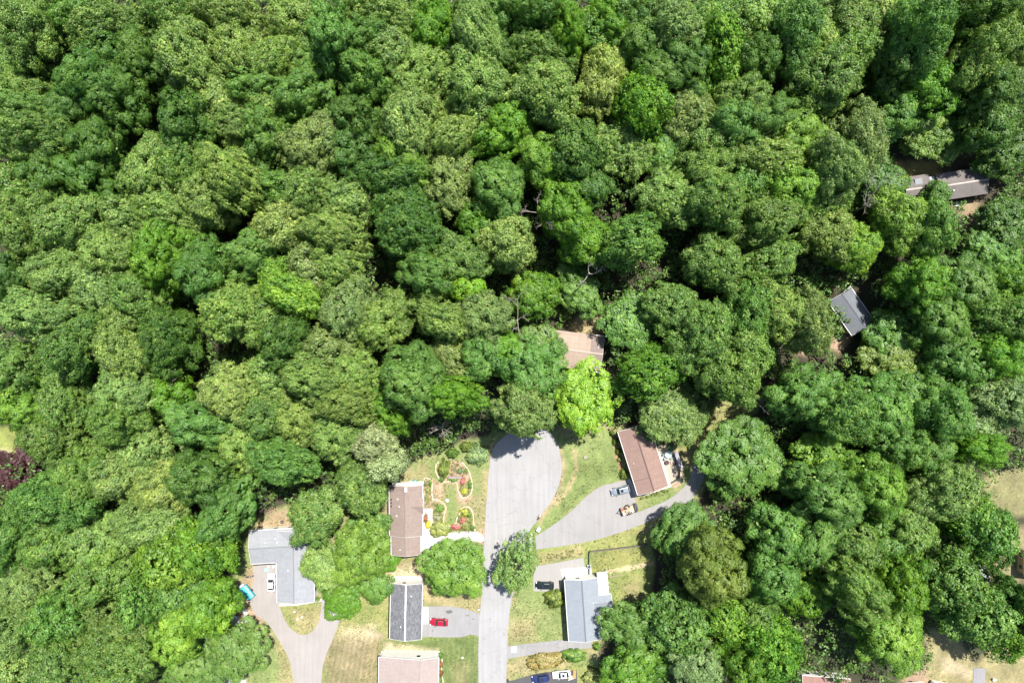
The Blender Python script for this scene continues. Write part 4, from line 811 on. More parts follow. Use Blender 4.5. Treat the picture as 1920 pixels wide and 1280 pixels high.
# speckled grey house with white ridge
h = house('house', (762, 1145), 'small house with speckled dark grey shingles and a white ridge line')
block(h, (762.5, 1093), (760.5, 1197), 59, 4.6, 1.15, R_speck, seed=8, vents=2, ridge=capm('white_ridge', (.75, .75, .75)))
deck('deck', [(732, 1091), (736, 1081), (762, 1079), (788, 1081), (793, 1092)], .45, DECKW, 'white terrace at the top end of the speckled grey house', 'deck', rail=False)
# pale pink house at the bottom edge
h = house('house', (765, 1290), 'large pale pink roofed house cut by the bottom edge')
b = block(h, (766.5, 1231), (764.8, 1385), 112, 4.4, 1.5, R_pink, ro=.205, seed=10, vents=0)
m = MB(); m.box(-8.45, -8.40, -b['hy'] + .1, 2.6, 0, .02)
deck('deck', [(711, 1233), (716, 1220), (770, 1222), (819, 1223), (822, 1237)], .4, DECKW, 'long white terrace along the top of the pale pink house', 'deck', rail=False)
# blue-grey house right of the road
h = house('house', (1095, 1140), 'blue-grey roofed house with the white lean-to on its right')
b = block(h, (1089.5, 1084), (1097.5, 1199), 62, 4.0, 1.2, R_blue, seed=12, vents=0, ridge=capm('dark_ridge', (.13, .15, .17)))
block(h, (1112, 1129.5), (1147, 1126), 26, 3.98, .62, R_blue, seed=13, vents=0, wins=False, door=False)
m = MB()
def quadslab(m, pts, z0, z1, t, ref):
    q = []
    for i, (x, y) in enumerate(pts):
        z = z0 if i in (0, 3) else z1; p = P(x, y, z) - ref; q.append(Vector((p.x, p.y, z)))
    lo = [m.bm.verts.new(v - Vector((0, 0, t))) for v in q]; hi = [m.bm.verts.new(v) for v in q]
    m.bm.faces.new(hi); m.bm.faces.new(lo[::-1])
    for i in range(4): j = (i + 1) % 4; m.bm.faces.new((lo[i], lo[j], hi[j], hi[i]))
quadslab(m, [(1119, 1073), (1138, 1071), (1142, 1114), (1122, 1117)], 3.6, 2.9, .1, h.location)
m.build('lean_to_roof', simple('white_metal_roof', (.70, .70, .69), .45, noise=.05), h)
m = MB()
for x, y in ((1138.5, 1072), (1142, 1113), (1140.5, 1092)):
    p = P(x, y, 2.8) - h.location; m.box(p.x - .06, p.x + .06, p.y - .06, p.y + .06, 0, 2.85)
m.build('post', WHITE, h)
# brown house with the patio
h = house('house', (1205, 862), 'brown roofed house half shaded by trees beside its patio')
b = block(h, (1187, 800), (1224.5, 919), 60, 3.7, 1.25, R_brown, wall='cream', seed=15, vents=1, ridge=capm('brown_ridge', (.12, .075, .065)))
m = MB()
y0 = -b['hy'] + .05
xs_ = b['hx'] - 3.6
for sgn in (-1,):
    n = 10
    for i in range(n):
        ya, yb = y0 + (b['ry'] - y0) * i / n, y0 + (b['ry'] - y0) * (i + 1) / n
        za, zb = onroof(b, 0, ya), onroof(b, 0, yb); m.loft([[(xs_, ya, za + .004), (xs_ + .10, ya, za + .004), (xs_ + .10, ya, za + .03), (xs_, ya, za + .03)], [(xs_, yb, zb + .004), (xs_ + .10, yb, zb + .004), (xs_ + .10, yb, zb + .03), (xs_, yb, zb + .03)]])
b['put'](m.build('roof_seam', capm('seam', (.11, .07, .06)), h))
# salmon roof in the woods
h = house('house', (1085, 655), 'house with a salmon roof deep in the wood')
block(h, (1018, 649.5), (1105, 661), 68, 3.4, 1.0, R_salmon, wall='tan', seed=20, gut=False, vents=0, ridge=capm('salmon_ridge', (.40, .33, .29)))
block(h, (1104, 660.8), (1129, 664), 67.5, 3.35, 1.0, R_dkbrown, wall='tan', seed=21, vents=1, ridge=capm('salmon_ridge', (0, 0, 0)), wins=False, door=False)
# lone slate gable
h = house('house', (1597, 580), 'slate grey gabled house alone among crowns right of centre')
block(h, (1573, 551), (1617.5, 614.5), 50, 4.2, 1.5, R_slate, wall='olive', seed=23, vents=1)
# long house top right
h = house('house', (1775, 350), 'long taupe roofed house with a pale ridge at the top right')
b = block(h, (1757, 352), (1848, 338), 51, 3.6, 1.1, R_slate2, wall='grey', seed=25, gut=False, vents=1, ridge=capm('pale_ridge', (.48, .40, .36)))
b2 = block(h, (1694, 358.5), (1743, 351), 50, 3.2, 1.0, R_slate2, wall='grey', seed=26, gut=False, vents=0, ridge=capm('pale_ridge', (0, 0, 0)), door=False)
m = MB(); x, y = 1.0, b2['hy'] * .52
for k_ in range(1): m.box(-.6, 1.2, y - .7, y + .7, onroof(b2, 0, y) - .25, onroof(b2, 0, y, .22))
b2['put'](m.build('skylight', simple('skylight_glass', (.16, .18, .20), .3), h))
m = MB(); quadslab(m, [(1741, 332), (1752, 330), (1756, 341), (1745, 343)], 3.3, 3.3, .1, h.location); m.build('breezeway_roof', simple('pale_panel', (.28, .30, .30), .5), h)
m = MB(); quadslab(m, [(1745, 343), (1757, 341), (1764, 376), (1749, 378)], 3.1, 3.1, .1, h.location); m.build('link_roof', R_slate2, h)
m = MB()
for x, y in ((1742, 333), (1752, 331)):
    p = P(x, y, 3.2) - h.location; m.box(p.x - .06, p.x + .06, p.y - .06, p.y + .06, 0, 3.2)
m.build('post', WHITE, h)
slab('path', [(1786, 380, s), (1800, 379, s), (1801, 390, s), (1797, 392, s)], paving('bright_concrete', (0, 0, 0)), 0.03, .1)
# L-shaped pale grey house
h = house('house', (530, 1060), 'L-shaped pale grey house above the forked driveway')
b = block(h, (553, 994), (554.5, 1128), 70, 3.9, 1.15, R_pale, seed=28, vents=1, ridge=capm('mid_grey_ridge', (.20, .21, .22)))
block(h, (469.5, 1025.5), (556, 1020.5), 62, 3.9, 1.12, R_pale, seed=29, vents=4, ridge=capm('mid_grey_ridge', (0, 0, 0)), door=False)
m = MB(); m.box(.4, 1.1, -.35, .35, 4.2, 5.4); m.box(.35, 1.15, -.4, .4, 5.4, 5.5)
o = m.build('chimney', WALLC['white'], h); p = P(574, 1034, 5); o.location = (p.x - h.location.x, p.y - h.location.y, 0)
# shed at the left edge
h = house('shed', (48, 822), 'little purple roofed shed beside the lawn at the left edge', 'shed')
block(h, (39, 820), (64, 823), 16, 2.6, .5, shingle('plum_shingles', (.20, .12, .13), .08), wall='white', seed=30, vents=0, wins=False, door=False)
# brown roof at the bottom right
h = house('house', (1547, 1290), 'brick brown roof just showing at the bottom, right of centre')
block(h, (1502, 1293), (1592, 1300), 56, 3.6, 1.1, shingle('brick_brown_shingles', (.24, .14, .115), .08), wall='white', seed=31, vents=1)
h = house('house', (1962, 1050), 'dark red roof sliver at the right edge')
block(h, (1947, 1030), (1947, 1080), 52, 3.2, 1.0, shingle('dark_red_shingles', (.14, .05, .05), .08), wall='tan', seed=32, vents=0)

# ---------------------------------------------------------------- trees and shrubs of the gardens
GY = 'garden trees around the houses'
tree(853, 1070, 58, 'L', 'c', 12, 'round fresh green maple left of the road below the white driveway', GY)
tree(967, 1061, 62, 'p', 'x', 13, 'open light green street tree leaning over the road, its shadow on the asphalt', GY, ry=44, ang=1.45)
tree(672, 1040, 62, 'L', 'c', 15, 'broad fresh green maple between the L-shaped and mauve houses', GY, ry=54, ang=1.3)
tree(590, 970, 52, 'm', 'f', 16, 'green tree overhanging the upper corner of the L-shaped house', GY)
tree(607, 1066, 42, 'p', 'f', 11, 'small feathery tree over the right side of the L-shaped house', GY)
tree(642, 1128, 38, 'v', 'c', 9, 'low vivid green tree at the top of the forked driveway', GY, ry=30, ang=.25)
tree(692, 992, 36, 'g', 'c', 10, 'bluish green tree directly left of the mauve house', GY)
tree(725, 1050, 20, 'v', 'c', 5, 'little vivid green tree at the lower left corner of the mauve house', GY)
tree(705, 1098, 26, 'g', 'c', 7, 'small green tree just above and left of the speckled grey house', GY)
tree(442, 1224, 58, 'm', 'c', 11, 'dense mossy tree below the junk pile left of the forked driveway', GY, ry=56, ang=.5)
tree(358, 1252, 56, 'm', 'c', 11, 'dense mossy tree at the bottom, second left of the forked driveway', GY)
SHM = {}
def shrub_mesh(st, k):
    if (st, k) not in SHM:
        r = np.random.default_rng(k * 17 + ord(st)); n = 26; C = rand_dirs(60, r); C[:, 2] = abs(C[:, 2]); C = C * r.uniform(.50, 1.0, (60, 1)) * np.array((1, r.uniform(.8, 1.1), 1))
        d = rand_dirs(60 * 60, r).reshape(60, 60, 3); rb = r.uniform(.13, .36, 60)
        cen = C[:, None, :] + d * rb[:, None, None] * r.uniform(.6, 1, (60, 60, 1)); cen[..., 2] = np.clip(cen[..., 2], .03, None)
        nor = d * .8 + C[:, None, :] * .8 + r.normal(size=d.shape) * .2 + np.array((0, 0, .2)); nor /= np.linalg.norm(nor, axis=2)[..., None]
        tint = np.repeat(np.clip(1 + r.normal(size=60) * .22, .6, 1.5), 60)
        V, Fq, tt, lr = leaves(cen.reshape(-1, 3), nor.reshape(-1, 3), np.full(3600, .17 if st == 'a' else .22), tint, r)
        me = np_mesh('shrub', V, Fq, {'tint': ('FLOAT', tt), 'leafr': ('FLOAT', lr)}); me.materials.append(LEAF); SHM[(st, k)] = me
    return SHM[(st, k)]
SHC = {'ys': (.30, .32, .04, .1), 'rs': (.36, .10, .10, .25), 'gs': (.10, .19, .03, .02), 'os': (.19, .22, .06, .15), 'hs': (.14, .22, .075, .05), 'bs': (.20, .16, .045, .30), 'ms': (.13, .18, .03, .05),
       'yy': (.62, .52, .02, .3), 'ts': (.10, .20, .08, .05), 'br': (.22, .09, .04, .1)}
def shrub(x, y, rx, ry, code, hgt, label, ang=0.0, group=None, k=None, name='shrub'):
    p = P(x, y, hgt * .5); rx *= MP(hgt); ry *= MP(hgt); me = shrub_mesh(random.choice('ab'), k if k is not None else random.randrange(2))
    o = bpy.data.objects.new(name, me); COL.objects.link(o); o.location = (p.x, p.y, 0); o.scale = (rx, ry, hgt); o.rotation_euler = (0, 0, -ang)
    c = SHC[code]; f = random.uniform(1.1, 1.4); o.color = (c[0] * f, c[1] * f, c[2] * f, c[3]); return tag(o, label, 'shrub', group)
shrub(1041, 1124, 20, 18, 'ms', 2.6, 'round green shrub on the striped lawn touching the blue-grey house')
shrub(896, 855, 24, 21, 'hs', 2.0, 'clipped square grey-green hedge beside the cul-de-sac', name='hedge')
shrub(833, 880, 12, 18, 'ms', 2.2, 'tall dark green conifer shrub in the upper garden bed')
shrub(1021, 1241, 33, 16, 'bs', 2.2, 'long bronze tinged hedge above the parked blue and white cars', ang=-.08, name='hedge')
shrub(1077, 1230, 23, 13, 'gs', 2.0, 'dense green oval shrub right of the bronze hedge', ang=.05)
shrub(1113, 1270, 22, 16, 'os', 2.2, 'straggly olive shrub at the bottom under the trees')
shrub(825, 993, 19, 15, 'os', 1.6, 'wide olive shrub above the white driveway of the mauve house')
GB = 'shrubs of the garden beds'
for i, (x, y, a, b_, c, h_, l) in enumerate([(871, 973 - 12, 8, 8, 'ys', 1.2, 'round yellow green shrub at the top of the lower looped bed'), (871, 921, 6, 6, 'ys', 1.0, 'round yellow green shrub at the tip of the upper looped bed'),
    (868, 903, 5, 9, 'rs', 1.0, 'red flowering shrub in the neck of the upper looped bed'), (855, 988, 10, 6, 'rs', .9, 'rosy red shrub along the lower edge of the lower bed'), (868, 976, 6, 7, 'rs', .9, 'rosy red shrub in the middle of the lower looped bed'),
    (872, 985, 8, 8, 'os', .9, 'olive ground shrub beside the rosy shrubs of the lower bed'), (862, 883, 5, 5, 'ts', .8, 'small bluish shrub beside the rustic bench'), (874, 882, 4, 4, 'gs', .7, 'small dark green shrub near the right rim of the upper bed'),
    (881, 908, 4, 7, 'gs', .8, 'narrow green shrub against the right rim of the upper bed'), (850, 900, 8, 4, 'gs', .7, 'low green shrub just below the rustic bench'), (828, 899, 5, 5, 'gs', .8, 'green shrub at the foot of the conifer shrub'),
    (802, 920, 4, 5, 'os', .7, 'small olive shrub, middle of the bed by the mauve house'), (799, 931, 4, 4, 'os', .7, 'small olive shrub lower in the bed by the mauve house'), (807, 906, 3, 8, 'gs', .7, 'narrow green shrub at the rim of the bed by the mauve house'),
    (825, 953, 7, 7, 'gs', .9, 'spreading green shrub inside the little middle bed'), (803, 984, 5, 9, 'yy', .7, 'bright yellow flowering shrub on the white path'), (798, 972, 4, 10, 'br', .7, 'rusty red shrub on the white path'),
    (794, 905, 4, 4, 'ts', .8, 'teal green shrub at the upper right corner of the mauve house'), (879, 965, 5, 5, 'gs', .8, 'leafy green shrub along the right rim of the lower bed'), (886, 990, 5, 6, 'gs', .7, 'leafy green shrub at the lower right rim of the lower bed')]):
    shrub(x, y, a, b_, c, h_ * .7, l, group=GB)
GH = 'shrubs along the brown house'
for x, y, a, b_, c, h_, l in [(1154, 828, 6, 7, 'ms', 1.3, 'round clipped shrub nearest the trees in the red mulch strip'), (1160, 846, 6, 6, 'ms', 1.3, 'round clipped shrub, second down in the red mulch strip'), (1162, 861, 5, 5, 'os', .9, 'small olive shrub, third down in the red mulch strip'),
    (1170, 889, 8, 10, 'ms', 1.7, 'largest clipped shrub at the driveway end of the red mulch strip'), (1148, 812, 5, 6, 'gs', 1.2, 'dark shrub in shade at the top of the red mulch strip')]:
    shrub(x, y, a, b_, c, h_, l, group=GH)
for i, (x, y) in enumerate([(1203, 934), (1213, 931), (1223, 927), (1233, 923), (1243, 920)]):
    shrub(x, y, 2.6, 2.4, 'os', .5, 'small round yellowing plant, %s from the driveway, below the brown house' % ('first', 'second', 'third', 'fourth', 'fifth')[i], group='row of small plants below the brown house')
for i, (x, y) in enumerate([(826, 1229), (826, 1246), (826, 1262), (824, 1275)]):
    shrub(x, y, 5, 6, ('gs', 'br', 'br', 'gs')[i], .9, ('green', 'dark red', 'dark red', 'green')[i] + ' shrub, %s down along the right wall of the pale pink house' % ('first', 'second', 'third', 'fourth')[i], group='shrubs beside the pale pink house')
for x, y, a, b_, c, h_, l in [(1258, 877 - 37, 8, 8, 'ts', 1.2, 'pale shrub at the top of the patio'), (1230, 1130, 14, 11, 'os', 1.8, 'yellowish bush at the edge of the lawn right of the blue-grey house'), (875, 838, 13, 10, 'ms', 2.0, 'dark bush in the shade above the garden beds'),
    (848, 850, 12, 9, 'gs', 2.0, 'bush in the shade above the conifer shrub'), (1120, 1213, 8, 7, 'gs', 1.6, 'bush at the lower right corner of the blue-grey house'), (595, 1124, 6, 4, 'gs', .8, 'low green shrub below the L-shaped house'), (575, 1126, 9, 3, 'gs', .6, 'strip of low green shrub under the gable of the L-shaped house')]:
    shrub(x, y, a, b_, c, h_, l)

tree(1758, 366, 22, 'g', 'o', 9, 'small green tree lapping over the lower edge of the long taupe roof', GY)
# bare dead trees
def snag(x, y, z, L_, n, label, seed, lean=(0, 0)):
    rr = random.Random(seed); p = P(x, y, z); root = tag(empty('dead_tree', (p.x, p.y, 0), 0), label, 'dead tree', 'bare dead trees in the wood')
    m = MB(); m.tube((0, 0, -.1), (lean[0] * .6, lean[1] * .6, z), .30, .17, 8); m.build('trunk', DEADWOOD, root)
    m = MB()
    def grow(a, d, l, r, dep):
        pt = a; seg = 3
        for i in range(seg):
            d = (d + Vector((rr.uniform(-.3, .3), rr.uniform(-.3, .3), rr.uniform(-.1, .25)))).normalized(); q = pt + d * l / seg
            m.tube(pt, q, r * (1 - i / seg * .5), r * (1 - (i + 1) / seg * .5), 6, False); pt = q
            if dep > 0 and i > 0: 
                for _ in range(2): grow(pt, (d + Vector((rr.uniform(-1, 1), rr.uniform(-1, 1), rr.uniform(-.2, .5)))).normalized(), l * .5, r * .45, dep - 1)
    for i in range(n):
        a = 2 * math.pi * i / n + rr.uniform(-.4, .4)
        grow(Vector((lean[0] * .6, lean[1] * .6, z - rr.uniform(0, 3))), Vector((math.cos(a) + lean[0] * .3, math.sin(a) + lean[1] * .3, .75)), L_ * rr.uniform(.6, 1.15), .11, 3)
    m.build('branches', DEADWOOD, root)
snag(1010, 398, 15, 5.0, 4, 'white bare tree in the middle of the wood, above the golden crown', 1)
snag(970, 600, 15, 5.0, 4, 'white bare tree directly left of the salmon roofed house', 2)
snag(1105, 512, 15, 3.6, 3, 'small bare tree in the dark gap above the salmon roofed house', 3)
snag(325, 694, 14, 3.8, 3, 'pale bare branches in the left part of the wood, above the vivid crown', 4)
snag(425, 468, 14, 3.0, 2, 'short pale bare branches left of centre in the wood', 5)
snag(1632, 384, 13, 6.5, 6, 'spreading grey bare tree left of the long taupe roofed house', 6)
snag(828, 803, 11, 3.0, 5, 'bare twiggy tree above the garden beds', 7)
snag(1418, 744, 11, 3.0, 4, 'bare grey branches over the dark gap above the big round tree', 8)

def bed_plants():
    """low perennials and ground cover scattered through the garden beds"""
    r = np.random.default_rng(12); X = []; Y = []; K = []
    beds = [([(820, 872), (835, 864), (862, 868), (879, 886), (884, 915), (882, 930), (866, 930), (858, 905), (832, 901)], 120), ([(862, 955), (879, 953), (886, 975), (887, 996), (858, 998), (840, 990), (856, 978)], 130),
            ([(795, 900), (808, 900), (809, 935), (796, 950)], 55), ([(812, 942), (830, 944), (832, 962), (828, 984), (813, 984)], 80), ([(1147, 808), (1152, 808), (1176, 896), (1168, 898)], 45), ([(1200, 930), (1250, 916), (1254, 920), (1206, 936)], 40),
            ([(822, 1224), (828, 1226), (827, 1280), (822, 1280)], 30), ([(1010, 1040), (1085, 1028), (1090, 1042), (1012, 1056)], 60), ([(797, 965), (803, 965), (803, 990), (797, 990)], 25)]
    for poly, n in beds:
        q = np.array(poly); x = r.uniform(q[:, 0].min(), q[:, 0].max(), n * 3); y = r.uniform(q[:, 1].min(), q[:, 1].max(), n * 3); ii = np.nonzero(inside(x, y, poly))[0][:n]
        X.append(x[ii]); Y.append(y[ii])
    X = np.concatenate(X); Y = np.concatenate(Y); n = len(X); wx = (X - 960) * MP(); wy = (640 - Y) * MP(); rb = r.uniform(.12, .42, n); nl = 22
    d = rand_dirs(n * nl, r).reshape(n, nl, 3); d[..., 2] = abs(d[..., 2]) * .7
    cen = np.stack([wx, wy, np.zeros(n)], 1)[:, None, :] + d * rb[:, None, None] * r.uniform(.4, 1.2, (n, nl, 1)) + np.array((0, 0, .05))
    nor = d + np.array((0, 0, .6)) + r.normal(size=d.shape) * .4; nor /= np.linalg.norm(nor, axis=2)[..., None]
    V, Fq, tt, lr = leaves(cen.reshape(-1, 3), nor.reshape(-1, 3), np.full(n * nl, .17), np.repeat(np.clip(1 + r.normal(size=n) * .35, .4, 1.9), nl), r)
    me = np_mesh('bed_plants', V, Fq, {'tint': ('FLOAT', tt), 'leafr': ('FLOAT', lr)}); me.materials.append(LEAF)
    o = mesh_obj('bed_plants', me); o.color = (.15, .20, .05, .18); tag(o, 'low perennials and ground cover scattered through the garden beds', 'bed plants', kind='stuff')
bed_plants()
def lawn_tufts():
    r = np.random.default_rng(13); n = 26000; px = r.uniform(420, 1420, n); py = r.uniform(740, 1300, n); wx = (px - 960) * MP(); wy = (640 - py) * MP()
    ok = inside(px, py, LAWN) & (fbm(wx, wy, 3.5, 51) > .44)
    for poly in PAVED: ok &= ~(inside(px, py, poly) | (edge_dist(px, py, poly) < 1.0))
    wx, wy = wx[ok], wy[ok]; n = len(wx); nl = 6
    a = r.uniform(0, 6.28, (n, nl)); rad = r.uniform(.02, .22, (n, nl)); cen = np.stack([wx[:, None] + rad * np.cos(a), wy[:, None] + rad * np.sin(a), r.uniform(.0, .07, (n, nl))], 2)
    nor = np.stack([np.cos(a), np.sin(a), np.full_like(a, .9)], 2) + r.normal(size=cen.shape) * .3; nor /= np.linalg.norm(nor, axis=2)[..., None]
    V, Fq, tt, lr = leaves(cen.reshape(-1, 3), nor.reshape(-1, 3), np.full(n * nl, .20), np.repeat(np.clip(1 + r.normal(size=n) * .3, .4, 1.8), nl), r)
    me = np_mesh('grass', V, Fq, {'tint': ('FLOAT', tt), 'leafr': ('FLOAT', lr)}); me.materials.append(LEAF)
    o = mesh_obj('grass', me); o.color = (.125, .175, .045, .30); tag(o, 'short clumps of grass and weeds across the lawns', 'grass', kind='stuff')
lawn_tufts()
# ---------------------------------------------------------------- vehicles
RUB = simple('tyre_rubber', (.018, .018, .018), .85, noise=.1); RIM = simple('wheel_rim', (.45, .45, .46), .35, .8, noise=.05)
LAMP = simple('lamp_glass', (.75, .75, .72), .15, noise=.02); RED = simple('red_lamp', (.45, .02, .02), .3, noise=.02); CHR = simple('dark_plastic', (.03, .03, .032), .55, noise=.1)
def paint(name, c, metal=.25): return simple(name, c, .28, metal, noise=.02, coat=.6)
def car(name, x, y, ang, col, label, cat, L=4.7, W=1.85, kind='sedan', sunroof=False, rails=False, roofm=None):
    """ang: direction of the front in the photo, degrees, 0 = right, 90 = up"""
    p = P(x, y, .7); root = tag(empty(name, (p.x, p.y, 0.035), math.radians(ang)), label, cat, 'parked cars'); hl, hw = L / 2, W / 2
    suv = kind == 'suv'; bz = 1.02 if suv else .92; hood = 1.0 if suv else .88; tz = 1.72 if suv else 1.43
    st = [(-hl, .72, .45, .62), (-hl + .06, .86, .34, .80), (-hl + .35, .97, .28, bz - .04 if not suv else bz), (-hl + .9, 1.0, .26, bz), (-.2 * L, 1.0, .26, bz), (.16 * L, 1.0, .26, bz), (.24 * L, .99, .26, hood), (hl - .55, .95, .28, hood - .08), (hl - .16, .84, .32, .70), (hl, .66, .40, .60)]
    m = MB(); rings = []
    for sx, w, z0, z1 in st:
        w *= hw; rings.append([(sx, -w * .92, z0), (sx, -w, z0 + .16), (sx, -w, z1 - .16), (sx, -w * .94, z1 - .03), (sx, -w * .78, z1 + .01), (sx, 0, z1 + .045), (sx, w * .78, z1 + .01), (sx, w * .94, z1 - .03), (sx, w, z1 - .16), (sx, w, z0 + .16), (sx, w * .92, z0)])
    m.loft(rings); body = m.build('body', col, root, smooth=True)
    xr0, xr1 = (-.44 * L, -.36 * L) if suv else (-.40 * L, -.25 * L); xf1, xf0 = (.08 * L, .22 * L) if suv else (.05 * L, .20 * L)
    wb, wt = hw * .90, hw * .70
    m = MB(); m.bm; q = [(xr0, bz - .05), (xf0, bz - .05), (xf1, tz - .03), (xr1, tz - .03)]
    bot = [(xr0, -wb * .86, bz - .06), (xr0 * .8, -wb, bz - .06), (xf0 * .8, -wb, bz - .06), (xf0, -wb * .80, bz - .06), (xf0, wb * .80, bz - .06), (xf0 * .8, wb, bz - .06), (xr0 * .8, wb, bz - .06), (xr0, wb * .86, bz - .06)]
    top = [(xr1, -wt * .9, tz - .04), (xr1 * .86, -wt, tz - .04), (xf1 * .7, -wt, tz - .04), (xf1, -wt * .88, tz - .04), (xf1, wt * .88, tz - .04), (xf1 * .7, wt, tz - .04), (xr1 * .86, wt, tz - .04), (xr1, wt * .9, tz - .04)]
    m.loft([bot, top]); m.build('windows', GLASS, root)
    m = MB(); k_ = 1.03; r0 = [(a * k_, b_ * k_, tz - .045) for a, b_, c in top]; r1 = [(a * k_, b_ * k_, tz - .01) for a, b_, c in top]; r2 = [(a * .9, b_ * .86, tz + .025) for a, b_, c in top]
    m.loft([r0, r1, r2]); rf = m.build('roof', roofm or col, root, smooth=False)
    for sgn in (-1, 1):                                   # pillars
        m = MB()
        for (xa, xb) in ((xr0 * .98, xr1 * 1.0), (-.08 * L, -.08 * L), (xf0 * .99, xf1 * 1.0)):
            wa = wb * (.88 if abs(xa) > .1 * L else 1.0)
            m.tube((xa, sgn * wa, bz - .04), (xb, sgn * (wt * (.92 if abs(xa) > .1 * L else 1.0) + .01), tz - .04), .045, .04, 6)
        m.build('pillar', col, root)
        m = MB(); m.box(xf0 - .25, xf0 - .05, sgn * (hw + .02) - (.0 if sgn > 0 else .16), sgn * (hw + .02) + (.16 if sgn > 0 else .0), bz - .06, bz + .10, bev=.03); m.build('mirror', col, root)
        m = MB(); m.box(hl - .32, hl - .06, sgn * hw * .72 - .16, sgn * hw * .72 + .16, .58, .74, bev=.03); m.build('headlight', LAMP, root)
        m = MB(); m.box(-hl + .01, -hl + .14, sgn * hw * .72 - .15, sgn * hw * .72 + .15, .68, .86, bev=.03); m.build('taillight', RED, root)
        for fx in (-.29 * L, .30 * L):
            m = MB(); m.tube((fx, sgn * (hw - .20), .31), (fx, sgn * (hw + .01), .31), .33, .33, 20); w_ = m.build('wheel', RUB, root)
            m = MB(); m.tube((fx, sgn * (hw + .01), .31), (fx, sgn * (hw + .025), .31), .20, .18, 14); m.build('rim', RIM, w_)
        if rails: m = MB(); m.tube((xr1 * .9, sgn * wt * .86, tz + .07), (xf1 * .6, sgn * wt * .86, tz + .07), .025, .025, 6); m.build('roof_rail', CHR, root)
    if sunroof: m = MB(); m.box(xf1 - .95, xf1 - .30, -.36, .36, tz + .01, tz + .034); m.build('sunroof', GLASS, root)
    m = MB(); m.box(hl - .12, hl + .015, -.42, .42, .38, .56, bev=.02); m.build('grille', CHR, root)
    m = MB(); m.box(-hl - .012, -hl + .03, -.26, .26, .50, .62); m.build('licence_plate', WHITE, root)
    return root
car('parked_car', 1163.5, 919, 180 + 14, paint('silver_paint', (.30, .34, .38), .4), 'silver station wagon with dark sunroof beside the brown house', 'car', L=4.9, kind='suv', sunroof=True, rails=True)
car('parked_car', 823, 1166, 180 - 3, paint('red_paint', (.33, .012, .03), .1), 'red sedan on the driveway of the speckled grey house', 'car', L=4.55, W=1.8)
car('parked_car', 1021.5, 1097, 180 - 1, paint('black_paint', (.012, .018, .018), .2), 'black sedan on the concrete beside the blue-grey house', 'car', L=4.6)
car('parked_car', 1014, 1270.5, 180 + 10, paint('navy_paint', (.030, .045, .16), .3), 'dark blue car at the bottom edge on black asphalt', 'car', L=4.5, sunroof=True, rails=True, kind='suv')
car('parked_car', 1053, 1264, 180 + 5, paint('white_paint', (.78, .78, .78), .0), 'white sedan with dark sunroof beside the blue car', 'car', L=4.6, sunroof=True)
car('parked_car', 508.5, 1091.5, 90, paint('white_paint', (.78, .78, .78), .0), 'white sedan on the forked driveway below the L-shaped house', 'car', L=4.7)
car('parked_car', 1917, 1190, 92, paint('steel_paint', (.22, .28, .36), .4), 'blue-grey car half hidden at the right edge', 'car', L=5.0, kind='suv')

# utility trailer loaded with junk
def rootat(name, x, y, ang, label, cat, z=0.03, group=None):
    p = P(x, y, z); return tag(empty(name, (p.x, p.y, z), math.radians(ang)), label, cat, group)
STEEL = simple('dark_steel', (.035, .04, .038), .5, .4); PLY = simple('plywood', (.42, .31, .19), .8, noise=.2, scale=4)
t = rootat('utility_trailer', 1175, 955, 197, 'small utility trailer piled with odds and ends on the driveway', 'trailer')
m = MB(); m.box(-1.7, 1.45, -.95, .95, .52, .58); m.build('bed', PLY, t)
for y in (-.97, .97): m = MB(); m.tube((-1.7, y, .95), (1.45, y, .95), .03, .03, 6); m.tube((-1.7, y, .6), (1.45, y, .6), .03, .03, 6); [m.tube((x, y, .6), (x, y, .95), .02, .02, 5) for x in (-1.7, -.6, .4, 1.45)]; m.build('side_rail', STEEL, t)
m = MB(); m.box(1.42, 1.56, -1.0, 1.0, .45, 1.0); m.build('front_board', STEEL, t)
m = MB(); m.box(-2.35, -1.72, -1.0, 1.0, .5, .58); [m.box(-2.33 + i * .15, -2.28 + i * .15, -1.0, 1.0, .585, .65) for i in range(4)]; m.build('ramp_gate', STEEL, t)
m = MB(); m.tube((1.5, .7, .5), (2.6, 0, .5), .04, .04, 6); m.tube((1.5, -.7, .5), (2.6, 0, .5), .04, .04, 6); m.tube((2.5, 0, .5), (2.85, 0, .55), .06, .04, 6); m.tube((2.3, .0, .05), (2.3, 0, .8), .035, .035, 6); m.build('tow_bar', STEEL, t)
for y in (-1.12, 1.12): m = MB(); m.tube((-.3, y - .1, .33), (-.3, y + .1, .33), .33, .33, 18); w_ = m.build('wheel', RUB, t); m = MB(); m.tube((-.3, y - .11, .33), (-.3, y + .11, .33), .17, .17, 12); m.build('rim', RIM, w_)
for y in (-1.12, 1.12): m = MB(); m.box(-.75, .15, y - .13, y + .13, .70, .74); m.build('mudguard', STEEL, t)
def onto(t, x, y, z): return t.matrix_basis @ Vector((x, y, z))
JC = [('red_plastic', (.42, .10, .08)), ('cream_plastic', (.62, .56, .44)), ('green_plastic', (.10, .20, .12)), ('brown_card', (.30, .20, .12)), ('grey_plastic', (.30, .30, .30)), ('white_plastic', (.70, .70, .68)), ('black_bag', (.03, .03, .03))]
JG = 'junk piled on the utility trailer'
